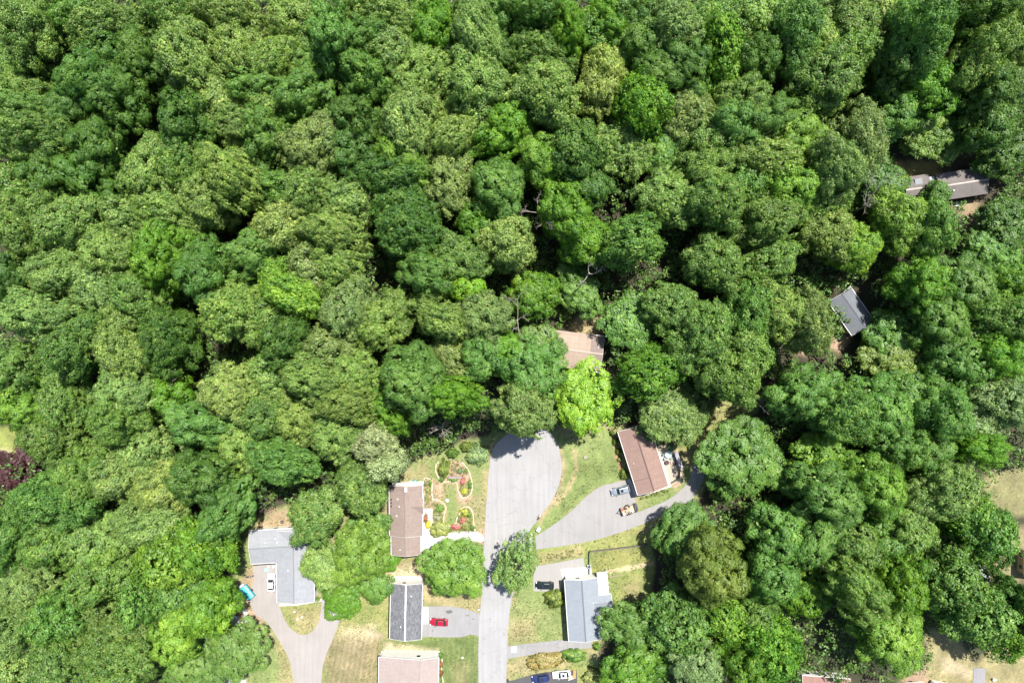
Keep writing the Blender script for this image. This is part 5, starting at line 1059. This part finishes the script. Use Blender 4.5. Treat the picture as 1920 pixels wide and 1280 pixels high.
junk = [('box', 1.0, .55, 5, 'white bucket', 'b'), ('bucket', .95, -.5, 0, 'red crate', 'c'), ('x', .2, .1, 4, 'grey tub', 'b'), ('x', -.2, -.45, 3, 'brown carton', 'c'), ('x', -.7, .35, 1, 'cream cushion', 'u'), ('x', -1.2, -.3, 5, 'white bag', 'u'), ('x', .45, -.6, 6, 'black bag', 'u'),
        ('x', .55, .55, 3, 'brown wooden chest', 'c'), ('x', -.35, .65, 2, 'green pot', 'b'), ('x', -1.25, .5, 1, 'cream pail', 'b'), ('x', -.75, -.7, 6, 'dark bundle', 'u')]
for i, (_, x, y, ci, nm, kd) in enumerate(junk):
    v = onto(t, x, y, .59); m = MB(); s_ = random.uniform(.22, .34)
    if kd == 'c': m.box(-s_, s_, -s_ * .8, s_ * .8, 0, s_ * 1.3, bev=.02); m.box(-s_ * 1.05, s_ * 1.05, -s_ * .85, s_ * .85, s_ * 1.3, s_ * 1.38, bev=.01)
    elif kd == 'b': m.tube((0, 0, 0), (0, 0, s_ * 1.6), s_ * .75, s_, 14, False); m.tube((0, 0, .01), (0, 0, .05), s_ * .74, s_ * .76, 14); m.tube((0, 0, s_ * 1.6), (0, 0, s_ * 1.66), s_ * 1.07, s_ * 1.07, 14, False); m.tube((0, 0, s_ * 1.2), (0, 0, s_ * 1.25), s_ * .9, s_ * .9, 14)
    else:
        m.ball((0, 0, s_ * .6), s_ * 1.1, (1, .85, .6), 3)
        for q in m.bm.verts: q.co *= 1 + .12 * math.sin(q.co.x * 19 + i) * math.cos(q.co.y * 17)
        m.tube((0, 0, s_ * 1.1), (.04, 0, s_ * 1.45), .05, .09, 7)
    name = {'c': 'crate', 'b': 'bucket', 'u': 'sack'}[kd]; o = m.build(name, simple(*JC[ci], .6, noise=.15), None, smooth=(kd == 'u')); o.location = v; o.rotation_euler = (0, 0, random.uniform(0, 3))
    tag(o, f"{nm} on the utility trailer, {('near the tow bar' if x > .7 else 'in its middle' if x > -.6 else 'near its ramp')}{', left' if y > 0 else ', right'}", name, JG)
# covered grill beside the trailer: dark shell-like cover
t = rootat('upturned_boat', 1190.5, 951, 100, 'dark purple-black upturned dinghy lying right of the trailer', 'boat')
m = MB(); rings = []
for i in range(9):
    u = i / 8; x = -1.15 + 2.3 * u; w = .70 * math.sin(math.pi * (.12 + .80 * u)) ** .6; h_ = .55 * math.sin(math.pi * (.15 + .72 * u)) ** .7
    rings.append([(x, w * math.cos(a), .04 + h_ * math.sin(a)) for a in [math.pi * k / 10 for k in range(11)]])
m.loft(rings); m.build('hull', simple('purple_black_hull', (.07, .065, .10), .35, noise=.15), t, smooth=True)
m = MB()
for i in range(8):
    u0, u1 = i / 8, (i + 1) / 8; f = lambda u: (-1.15 + 2.3 * u, .08 + .55 * math.sin(math.pi * (.15 + .72 * u)) ** .7)
    a, b_ = f(u0), f(u1); m.tube((a[0], 0, a[1]), (b_[0], 0, b_[1]), .04, .04, 6)
m.build('keel', simple('grey_keel', (.2, .2, .23), .5), t)
m = MB(); m.box(-.3, .35, -.26, .26, .56, .63, bev=.02); m.build('hatch', CHR, t)

# teal trailer
TEAL = simple('teal_tarp', (.06, .42, .47), .45, noise=.10, scale=2)
t = rootat('tarped_trailer', 466, 1108, -52, 'teal covered cargo trailer parked under trees by the forked driveway', 'trailer')
m = MB(); rings = []
for x in (-1.75, -1.7, 0, 1.7, 1.75):
    e = 0 if abs(x) < 1.72 else .06; rings.append([(x, -.98 + e, .55), (x, -.98 + e, 1.25 - e), (x, -.5, 1.48 - e), (x, 0, 1.55 - e), (x, .5, 1.48 - e), (x, .98 - e, 1.25 - e), (x, .98 - e, .55)])
m.loft(rings); m.build('cover', TEAL, t)
m = MB(); m.box(-1.8, 1.8, -1.02, 1.02, .42, .54); m.build('frame', STEEL, t)
m = MB(); m.box(-2.45, -1.85, -.8, .6, .5, 1.05, bev=.05); m.build('storage_box', simple('pale_blue_box', (.45, .55, .62), .5), t)
m = MB(); m.tube((-1.8, .6, .48), (-3.1, 0, .48), .05, .05, 6); m.tube((-1.8, -.6, .48), (-3.1, 0, .48), .05, .05, 6); m.build('tow_bar', STEEL, t)
for y in (-1.1, 1.1): m = MB(); m.tube((.2, y - .1, .35), (.2, y + .1, .35), .35, .35, 18); w_ = m.build('wheel', RUB, t); m = MB(); m.tube((.2, y - .11, .35), (.2, y + .11, .35), .18, .18, 12); m.build('rim', RIM, w_)
m = MB()
for x in (-1.2, -.4, .4, 1.2): m.loft([[(x - .02, -1.0, .6), (x + .02, -1.0, .6), (x + .02, -.99, 1.28), (x - .02, -.99, 1.28)], [(x - .02, -.5, 1.50), (x + .02, -.5, 1.50), (x + .02, -.5, 1.51), (x - .02, -.5, 1.51)]])
m.build('strap', WHITE, t)

# motorcycle
t = rootat('motorcycle', 469, 1079, 10, 'black motorcycle in the tree shade left of the white sedan', 'motorcycle')
for x in (-.72, .72):
    m = MB(); n = 20
    for i in range(n):
        a0, a1 = 2 * math.pi * i / n, 2 * math.pi * (i + 1) / n; m.tube((x + .27 * math.cos(a0), 0, .32 + .27 * math.sin(a0)), (x + .27 * math.cos(a1), 0, .32 + .27 * math.sin(a1)), .06, .06, 6, False)
    w_ = m.build('wheel', RUB, t); m = MB(); m.tube((x, -.03, .32), (x, .03, .32), .21, .21, 14); m.build('rim', RIM, w_)
m = MB(); m.loft([[(x, w * math.cos(a), z + h_ * math.sin(a)) for a in [2 * math.pi * k / 10 for k in range(10)]] for x, w, z, h_ in ((-.1, .07, .82, .06), (.05, .15, .86, .12), (.3, .17, .90, .13), (.48, .08, .90, .08))]); m.build('fuel_tank', paint('silver_paint', (0, 0, 0)), t, smooth=True)
m = MB(); m.box(-.62, -.08, -.14, .14, .74, .84, bev=.03); m.build('seat', CHR, t)
m = MB(); m.box(-.15, .3, -.16, .16, .30, .68, bev=.04); m.tube((-.7, .14, .3), (.1, .14, .28), .05, .05, 8); m.build('engine', RIM, t)
m = MB(); m.tube((.72, .1, .32), (.45, .1, .95), .03, .03, 6); m.tube((.72, -.1, .32), (.45, -.1, .95), .03, .03, 6); m.tube((.38, -.38, 1.02), (.42, 0, 1.0), .025, .025, 6); m.tube((.38, .38, 1.02), (.42, 0, 1.0), .025, .025, 6); m.build('handlebar', STEEL, t)
m = MB(); m.ball((.60, 0, .88), .1, (1, 1, 1), 2); m.build('headlight', LAMP, t, smooth=True)

# junk beside the moss tree: old sheet-metal rack, red hand truck, bins
t = rootat('metal_rack', 443, 1161, 80, 'grey sheet metal rack lying among the clutter left of the driveway', 'rack')
GS = simple('galvanised_sheet', (.48, .50, .53), .5, .3, noise=.12)
m = MB(); [m.box(-1.2, 1.2, -.9 + i * .6, -.35 + i * .6, .45 + .02 * i, .49 + .02 * i) for i in range(3)]; m.build('panel', GS, t)
for x in (-1.1, 1.1): m = MB(); m.box(x - .06, x + .06, -.9, .85, 0, .44); m.build('side_frame', STEEL, t)
t = rootat('cargo_cart', 452.5, 1156, 82, 'red framed cart standing on the white slab beside the grey rack', 'cart')
RPM = simple('red_frame_paint', (.33, .05, .05), .5)
m = MB(); [m.tube((x, -.35, .5), (x, .35, .5), .03, .03, 6) for x in (-1.0, -.5, 0, .5, 1.0)]; [m.tube((-1.0, y, .5), (1.0, y, .5), .04, .04, 6) for y in (-.35, .35)]; m.build('frame', RPM, t)
m = MB(); [m.box(x, x + .42, -.26, .26, .30, .46, bev=.03) for x in (-.95, -.45, .05, .55)]; m.build('bin', CHR, t)
for x in (-.8, .8):
    for y in (-.42, .42): m = MB(); m.tube((x, y - .05, .2), (x, y + .05, .2), .2, .2, 12); m.build('wheel', RUB, t)
slab('path', [(455, 1146, s), (464, 1144, s), (464, 1166, s), (452, 1170, s)], paving('bright_concrete', (0, 0, 0)), 0.03, .1)
t = rootat('pole', 444, 1147, 0, 'long dark red beam on blocks above the grey rack', 'beam'); m = MB(); m.box(-1.9, 1.6, -.09, .09, .25, .43, bev=.02); m.box(-1.4, -1.2, -.15, .15, 0, .25); m.box(1.1, 1.3, -.15, .15, 0, .25); m.build('timber', RPM, t)
def bin_(x, y, c, label, h_=1.0, w=.32, name='wheelie_bin', cat='bin', group=None):
    t = rootat(name, x, y, random.uniform(0, 90), label, cat, group=group)
    m = MB(); m.loft([[(a * w * k, b_ * w * k, z) for a, b_ in ((-1, -1), (1, -1), (1, 1), (-1, 1))] for k, z in ((.82, .04), (1, h_ * .92))]); m.build('bin_body', c, t)
    m = MB(); m.box(-w * 1.08, w * 1.1, -w * 1.06, w * 1.06, h_ * .925, h_, bev=.02); m.build('lid', c, t); m = MB(); m.tube((-w * 1.12, -w * .8, h_ * .9), (-w * 1.12, w * .8, h_ * .9), .02, .02, 6); m.build('handle', c, t); return t
bin_(460, 1142, simple('white_plastic', (0, 0, 0)), 'white bin at the upper corner of the driveway clutter', .9); bin_(453, 1145, GS, 'grey bin left of the white bin in the driveway clutter', .8, .3)
# chairs and a round table-top by the L-shaped house
def chair(x, y, ang, c, label, group=None):
    t = rootat('garden_chair', x, y, ang, label, 'chair', group=group)
    m = MB(); m.box(-.25, .25, -.25, .25, .40, .44, bev=.01); m.build('seat', c, t); m = MB(); m.box(-.29, -.24, -.25, .25, .44, .9, bev=.01); m.build('backrest', c, t)
    for a in (-.22, .22):
        for b_ in (-.22, .22): m = MB(); m.tube((a, b_, 0), (a, b_, .4), .02, .02, 6); m.build('leg', c, t)
    for b_ in (-.27, .27): m = MB(); m.box(-.25, .22, b_ - .03, b_ + .03, .60, .64); m.build('armrest', c, t)
WP = simple('white_plastic', (0, 0, 0))
chair(505, 1060.5, 90, WP, 'white garden chair nearer the driveway under the L-shaped house', 'white chairs by the L-shaped house'); chair(514, 1060.5, 80, WP, 'white garden chair in the inner corner of the L-shaped house', 'white chairs by the L-shaped house')
t = rootat('paddling_pool', 500, 1067.5, 0, 'little aqua paddling pool above the white sedan', 'pool')
m = MB(); n = 22
for i in range(n):
    a0, a1 = 2 * math.pi * i / n, 2 * math.pi * (i + 1) / n; m.tube((.58 * math.cos(a0), .36 * math.sin(a0), .14), (.58 * math.cos(a1), .36 * math.sin(a1), .14), .09, .09, 7, False)
m.build('rim', simple('aqua_plastic', (.25, .62, .60), .4), t); m = MB(); m.loft([[(.56 * math.cos(a), .34 * math.sin(a), z) for a in [2 * math.pi * k / 20 for k in range(20)]] for z in (.03, .10)]); m.build('pool_bottom', simple('aqua_water', (.35, .70, .68), .1), t)
# tyre standing behind the L house
t = rootat('tyre', 529, 978, 15, 'single dark tyre with pale rim behind the L-shaped house', 'tyre')
m = MB(); n = 20
for i in range(n):
    a0, a1 = 2 * math.pi * i / n, 2 * math.pi * (i + 1) / n; m.tube((.30 * math.cos(a0), .30 * math.sin(a0), .12), (.30 * math.cos(a1), .30 * math.sin(a1), .12), .12, .12, 8, False)
m.build('rubber', RUB, t); m = MB(); m.tube((0, 0, .06), (0, 0, .19), .2, .2, 14); m.build('rim', RIM, t)

# patio furniture of the brown house
t = rootat('patio_table', 1252, 851, 20, 'pale glass topped patio table right of the brown house', 'table')
m = MB(); m.tube((0, 0, .72), (0, 0, .75), .85, .85, 24); m.build('tabletop', simple('pale_glass', (.55, .68, .66), .15), t)
for i in range(4): a = i * math.pi / 2 + .4; m = MB(); m.tube((.6 * math.cos(a), .6 * math.sin(a), 0), (.5 * math.cos(a), .5 * math.sin(a), .72), .025, .025, 6); m.build('leg', WHITE, t)
CG = 'chairs around the patio table'
GC = simple('teal_grey_fabric', (.22, .32, .36), .8)
for x, y, a, l in ((1246, 859, 60, 'below-left of'), (1243, 852, 0, 'left of'), (1250, 842, -80, 'above'), (1258, 858, 130, 'below-right of')): chair(x, y, a, GC, f'grey-blue patio chair {l} the pale round table', CG)
t = rootat('fire_pit', 1249.5, 866.5, 0, 'dark maroon round fire pit in the middle of the patio', 'fire pit')
m = MB(); rg = [[(r_ * math.cos(a), r_ * math.sin(a), z) for a in [2 * math.pi * k / 20 for k in range(20)]] for r_, z in ((.30, .25), (.52, .38), (.55, .52), (.48, .50), (.25, .34))]; m.loft(rg); m.build('bowl', simple('maroon_metal', (.07, .03, .035), .6), t)
for i in range(3): a = i * 2.09; m = MB(); m.tube((.45 * math.cos(a), .45 * math.sin(a), 0), (.38 * math.cos(a), .38 * math.sin(a), .34), .025, .025, 6); m.build('leg', STEEL, t)
for x, y, a, l in ((1258.5, 866, 170, 'right of the fire pit'), (1264, 868, 200, 'far right of the fire pit beside the dock bench')): chair(x, y, a, simple('beige_fabric', (.45, .36, .30), .8) if x < 1260 else CHR, 'patio chair ' + l)
t = rootat('canopy_swing', 1270, 861, -70, 'long grey awning bench along the right rim of the patio', 'bench')
m = MB(); m.box(-2.2, 2.2, -.45, .45, 1.62, 1.70, bev=.03); m.build('awning', simple('lilac_grey_fabric', (.26, .25, .29), .7, noise=.12), t)
m = MB(); [m.box(-2.0, 2.0, -.35 + k * .2, -.2 + k * .2, .45, .49) for k in range(4)]; m.build('seat', PLY, t); m = MB(); m.box(-2.0, 2.0, .40, .46, .49, 1.0); m.build('backrest', PLY, t)
for x in (-2.0, 2.0):
    for y in (-.38, .38): m = MB(); m.tube((x, y, 0), (x, y, 1.62), .04, .04, 6); m.build('post', STEEL, t)
# fence panels round the patio
def fence(name, pts, h_, col, label, cat='fence', th=.06, post=1.8, base=0.0):
    ps = [P(x, y, h_) for x, y in pts]; c = ps[0].copy(); root = tag(empty(name, (c.x, c.y, 0)), label, cat)
    for a, b_ in zip(ps, ps[1:]):
        d = b_ - a; L = d.length; n = max(1, round(L / post)); ang = math.atan2(d.y, d.x)
        for i in range(n):
            m = MB(); x0, x1 = i * L / n + .06, (i + 1) * L / n - .06; k = max(3, int((h_ - .1) / .19))
            for j in range(k): m.box(x0, x1, -th / 2, th / 2, .05 + j * (h_ - .1) / k, .05 + (j + .94) * (h_ - .1) / k)
            o = m.build('panel', col, root); o.location = (a.x - c.x, a.y - c.y, base); o.rotation_euler = (0, 0, ang)
        for i in range(n + 1):
            q = a.lerp(b_, i / n) - c; m = MB(); m.box(q.x - .07, q.x + .07, q.y - .07, q.y + .07, -.1, h_ + .06); m.build('post', col, root)
    return root
TIM = simple('weathered_timber', (.13, .115, .095), .85, noise=.3, scale=3); TIM2 = simple('pale_timber', (.40, .34, .25), .8, noise=.2, scale=3)
fence('retaining_wall', [(1105, 1078), (1105.5, 1035), (1214, 1022)], .9, TIM, 'dark timber retaining wall bending around the lawn right of the blue-grey house', 'wall', th=.22)
fence('fence', [(1141, 1082), (1165, 1078)], .7, TIM2, 'short low timber fence stub on the lawn right of the white lean-to')
fence('fence', [(1262, 905), (1275, 896), (1276, 880)], 1.3, TIM, 'short dark fence at the lower right of the patio')
# heat pump, utility boxes, mailboxes
t = rootat('heat_pump', 1104, 1060, 10, 'grey heat pump standing above the white patio by the timber wall', 'heat pump')
m = MB(); m.box(-.42, .42, -.42, .42, .02, .8, bev=.04); m.build('casing', GS, t); m = MB(); m.tube((0, 0, .8), (0, 0, .84), .34, .34, 20); m.build('fan_guard', CHR, t)
t = rootat('utility_box', 1009.5, 991, 60, 'pale green utility box on the grass point beside the road', 'utility box')
m = MB(); m.box(-.5, .5, -.4, .4, .0, .75, bev=.04); m.build('cabinet', simple('pale_green_metal', (.50, .62, .56), .5, noise=.06), t); m = MB(); m.box(-.54, .54, -.44, .44, .75, .82, bev=.02); m.build('lid', simple('pale_green_metal', (0, 0, 0)), t)
t = rootat('utility_post', 996, 999.5, 60, 'small pale pedestal at the tip of the grass point', 'pedestal')
m = MB(); m.box(-.16, .16, -.16, .16, 0, .8, bev=.03); m.build('pedestal', simple('pale_green_metal', (0, 0, 0)), t); m = MB(); m.box(-.2, .2, -.2, .2, .8, .88, bev=.03); m.build('cap', WHITE, t)
def mailbox(x, y, ang, label, c):
    t = rootat('mailbox', x, y, ang, label, 'mailbox'); m = MB(); m.box(-.05, .05, -.05, .05, 0, 1.05); m.build('post', TIM2, t)
    m = MB(); m.loft([[(x_, .13 * math.cos(a), 1.15 + .13 * math.sin(a) if math.sin(a) > 0 else 1.06) for a in [math.pi * k / 8 for k in range(9)]] for x_ in (-.28, .28)]); m.build('box', c, t)
    m = MB(); m.box(0, .12, .135, .15, 1.12, 1.34); m.build('flag', RED, t)
mailbox(1012, 964, 40, 'white mailbox at the kerb of the cul-de-sac', WHITE); mailbox(1010, 969, 60, 'dark red mailbox just below the white one at the kerb', simple('maroon_metal', (0, 0, 0)))
mailbox(953, 1271, 90, 'dark mailbox at the roadside by the bottom edge', CHR); mailbox(898, 1139, 0, 'white mailbox at the mouth of the red sedan driveway', WHITE)
# rustic bench in the garden, curb stones
t = rootat('garden_bench', 853, 894, 0, 'long rustic lilac-grey bench in the upper garden bed', 'bench')
LG = simple('lilac_wood', (.42, .33, .36), .8, noise=.15)
m = MB(); [m.box(-1.6, 1.6, -.2 + k * .15, -.08 + k * .15, .42, .46) for k in range(3)]; m.build('seat', LG, t); m = MB(); m.box(-1.6, 1.6, .26, .31, .46, .9); m.build('backrest', LG, t)
for x in (-1.5, 0, 1.5): m = MB(); m.box(x - .04, x + .04, -.2, .28, 0, .42); m.build('leg', LG, t)
CURB = simple('bed_edging_stone', (.56, .46, .35), .85, noise=.2, scale=3, bump=.3)
def edging(pts, label, w=.22, closed=False):
    q = [P(v.x, v.y, .06) for v in smooth_poly(pts + ([] if closed else []), 5, .15)]
    if not closed: q = q[:len(q) - 5]
    root = tag(empty('bed_edging', (q[0].x, q[0].y, 0)), label, 'edging'); m = MB()
    for a, b_ in zip(q, q[1:] + ([q[0]] if closed else [])):
        d = (b_ - a); n = Vector((-d.y, d.x, 0)).normalized() * w / 2; a2, b2 = a - root.location + d * .04, b_ - root.location - d * .04
        z = random.uniform(.08, .18); n = n * random.uniform(.6, 1.4); m.prism([(p_.x, p_.y) for p_ in (a2 - n, b2 - n, b2 + n, a2 + n)], -.1, z)
    m.build('kerb_stones', CURB, root)
edging([(823, 866), (817, 880), (820, 890), (828, 902), (845, 902), (856, 905), (859, 920), (866, 932), (875, 932), (884, 922), (885, 905), (880, 885), (871, 872), (862, 866)], 'pale stone edging of the upper looped garden bed')
edging([(865, 1000 - 17), (855, 980), (848, 985), (838, 984), (831, 976), (834, 960), (836, 950), (826, 940), (812, 938)], 'pale winding stone edging left of the lower looped bed')
edging([(857, 980), (862, 962), (866, 952), (878, 950), (886, 960), (888, 980), (888, 996)], 'pale stone edging around the lower looped garden bed')
edging([(795, 899), (806, 898), (810, 906), (810, 925), (811, 938)], 'pale stone edging of the bed beside the mauve house')
edging([(823, 1222), (829, 1235), (828, 1250), (829, 1268), (833, 1282)], 'pale stone edging beside the pale pink house')
# small lawn things
def small(name, x, y, label, cat, fn, mat):
    t = MB(); fn(t); o = t.build(name, mat); p = P(x, y, 0); o.location = (p.x, p.y, 0); tag(o, label, cat); return o
def stone(k):
    def f(m):
        m.ball((0, 0, .12), .36, (1, .8, .55), 2); rr = random.Random(k)
        for v in m.bm.verts: v.co *= rr.uniform(.85, 1.15)
    return f
SP = simple('pale_stone', (.52, .48, .42), .8, noise=.15)
small('birdbath', 839, 936.5, 'white birdbath in the middle of the garden lawn', 'birdbath', lambda m: (m.tube((0, 0, 0), (0, 0, .05), .28, .25, 16), m.tube((0, 0, .05), (0, 0, .65), .09, .07, 12), m.tube((0, 0, .65), (0, 0, .78), .12, .42, 18), m.tube((0, 0, .78), (0, 0, .80), .42, .40, 18, False)), WP)
small('stone', 552, 1146, 'pale stone nearest the L-shaped house on the driveway lawn', 'stone', stone(1), SP); small('stone', 566, 1156, 'larger pale stone on the driveway lawn', 'stone', stone(2), SP); small('stone', 558, 1160, 'lowest pale stone on the driveway lawn', 'stone', stone(3), SP)
small('stump', 1097, 857, 'grey tree stump on the lawn right of the cul-de-sac', 'stump', lambda m: (m.tube((0, 0, -.05), (0, 0, .28), .48, .34, 14), [m.tube((0, 0, .05), (.7 * math.cos(a), .7 * math.sin(a), 0), .12, .04, 6) for a in (0.3, 1.7, 2.9, 4.2, 5.3)]), DEADWOOD)
small('stone', 867, 1232, 'pale stone on the dark lawn right of the pale pink house', 'stone', stone(5), SP); small('stone', 1160, 1130, 'pale stone on the lawn near the trees', 'stone', stone(6), SP)
small('propane_tank', 779, 901, 'teal tank at the top right corner of the mauve house', 'tank', lambda m: (m.loft([[(r_ * math.cos(a), r_ * math.sin(a), z) for a in [2 * math.pi * k / 14 for k in range(14)]] for r_, z in ((.42, 0.02), (.48, .2), (.48, 1.1), (.3, 1.35))]), m.tube((0, 0, 1.35), (0, 0, 1.5), .12, .12, 8)), simple('teal_metal', (.10, .36, .33), .4))
small('planter', 1231, 826, 'small white planter at the shaded corner of the brown house', 'planter', lambda m: (m.loft([[(r_ * math.cos(a), r_ * math.sin(a), z) for a in [2 * math.pi * k / 14 for k in range(14)]] for r_, z in ((.3, 0), (.45, .5), (.5, .5), (.5, .56), (.42, .56), (.40, .45))])), WP)
# pallets by the white car
t = rootat('pallet_stack', 1077, 1262, 88, 'orange-brown timber pallet leaning at the end of the parking bay', 'pallet')
OT = simple('fresh_timber', (.46, .27, .10), .75, noise=.2)
m = MB(); [m.box(-.95 + i * .24, -.80 + i * .24, -.35, .35, .42, .46) for i in range(8)]; m.build('slat', OT, t); m = MB(); [m.box(-.95, .95, y, y + .07, .32, .42) for y in (-.34, -.03, .27)]; m.box(-.95, .95, -.34, .34, .0, .04); [m.box(x, x + .1, -.34, .34, .04, .32) for x in (-.9, 0, .8)]; m.build('bearer', OT, t)
t = rootat('timber_pile', 1071, 1270, 20, 'small pile of pale boards below the timber pallet', 'boards'); m = MB(); [m.box(-.9 + k * .1, .7 + k * .05, -.4 + k * .16, -.28 + k * .16, .0 + .05 * (k % 2), .05 + .05 * (k % 2)) for k in range(6)]; m.build('board', simple('pale_board', (.62, .50, .36), .75, noise=.12), t)
# canopied trailers at the bottom right
def camper(x, y, ang, L, label):
    t = rootat('camper', x, y, ang, label, 'camper', group='white campers at the bottom edge'); hw = 1.15
    m = MB(); rings = []
    for sx, k in ((-L / 2, .82), (-L / 2 + .15, .94), (-L / 2 + .5, 1), (L / 2 - .8, 1), (L / 2 - .25, .9), (L / 2, .74)):
        z1 = 2.6 * (.93 + .07 * k); rings.append([(sx, -hw * k, .5), (sx, -hw * k, z1 - .35), (sx, -hw * k * .88, z1 - .06), (sx, 0, z1), (sx, hw * k * .88, z1 - .06), (sx, hw * k, z1 - .35), (sx, hw * k, .5)])
    m.loft(rings); b_ = m.build('shell', simple('white_shell', (.76, .76, .75), .35, noise=.03), t, smooth=False)
    m = MB(); m.box(-.3, .5, -.35, .35, 2.57, 2.72, bev=.03); m.build('roof_vent', WHITE, t)
    for sgn in (-1, 1):
        m = MB(); m.box(-L * .3, -L * .1, sgn * hw - .01, sgn * hw + .012, 1.3, 1.9); m.build('window', GLASS, t)
        m = MB(); m.tube((-.2, sgn * (hw - .2), .34), (-.2, sgn * (hw + .0), .34), .34, .34, 16); m.build('wheel', RUB, t)
camper(1709, 1284, 5, 5.4, 'white rounded camper left of the paler pair at the bottom right'); camper(1770, 1285, -10, 7.6, 'longer white camper with rounded nose under the fringe tree')
t = rootat('wheelbarrow', 1862, 1272, -35, 'pale wheelbarrow on the grass at the lower right corner', 'wheelbarrow')
m = MB(); m.loft([[(-.45, -.32, .62), (.35, -.32, .62), (.35, .32, .62), (-.45, .32, .62)], [(-.25, -.2, .3), (.2, -.2, .3), (.2, .2, .3), (-.25, .2, .3)]]); m.build('tray', WP, t)
m = MB(); [m.tube((.6, y * .3, .22), (-1.1, y, .66), .03, .03, 6) for y in (-.28, .28)]; m.build('handles', STEEL, t); m = MB(); m.tube((.62, -.06, .2), (.62, .06, .2), .2, .2, 14); m.build('wheel', RUB, t)
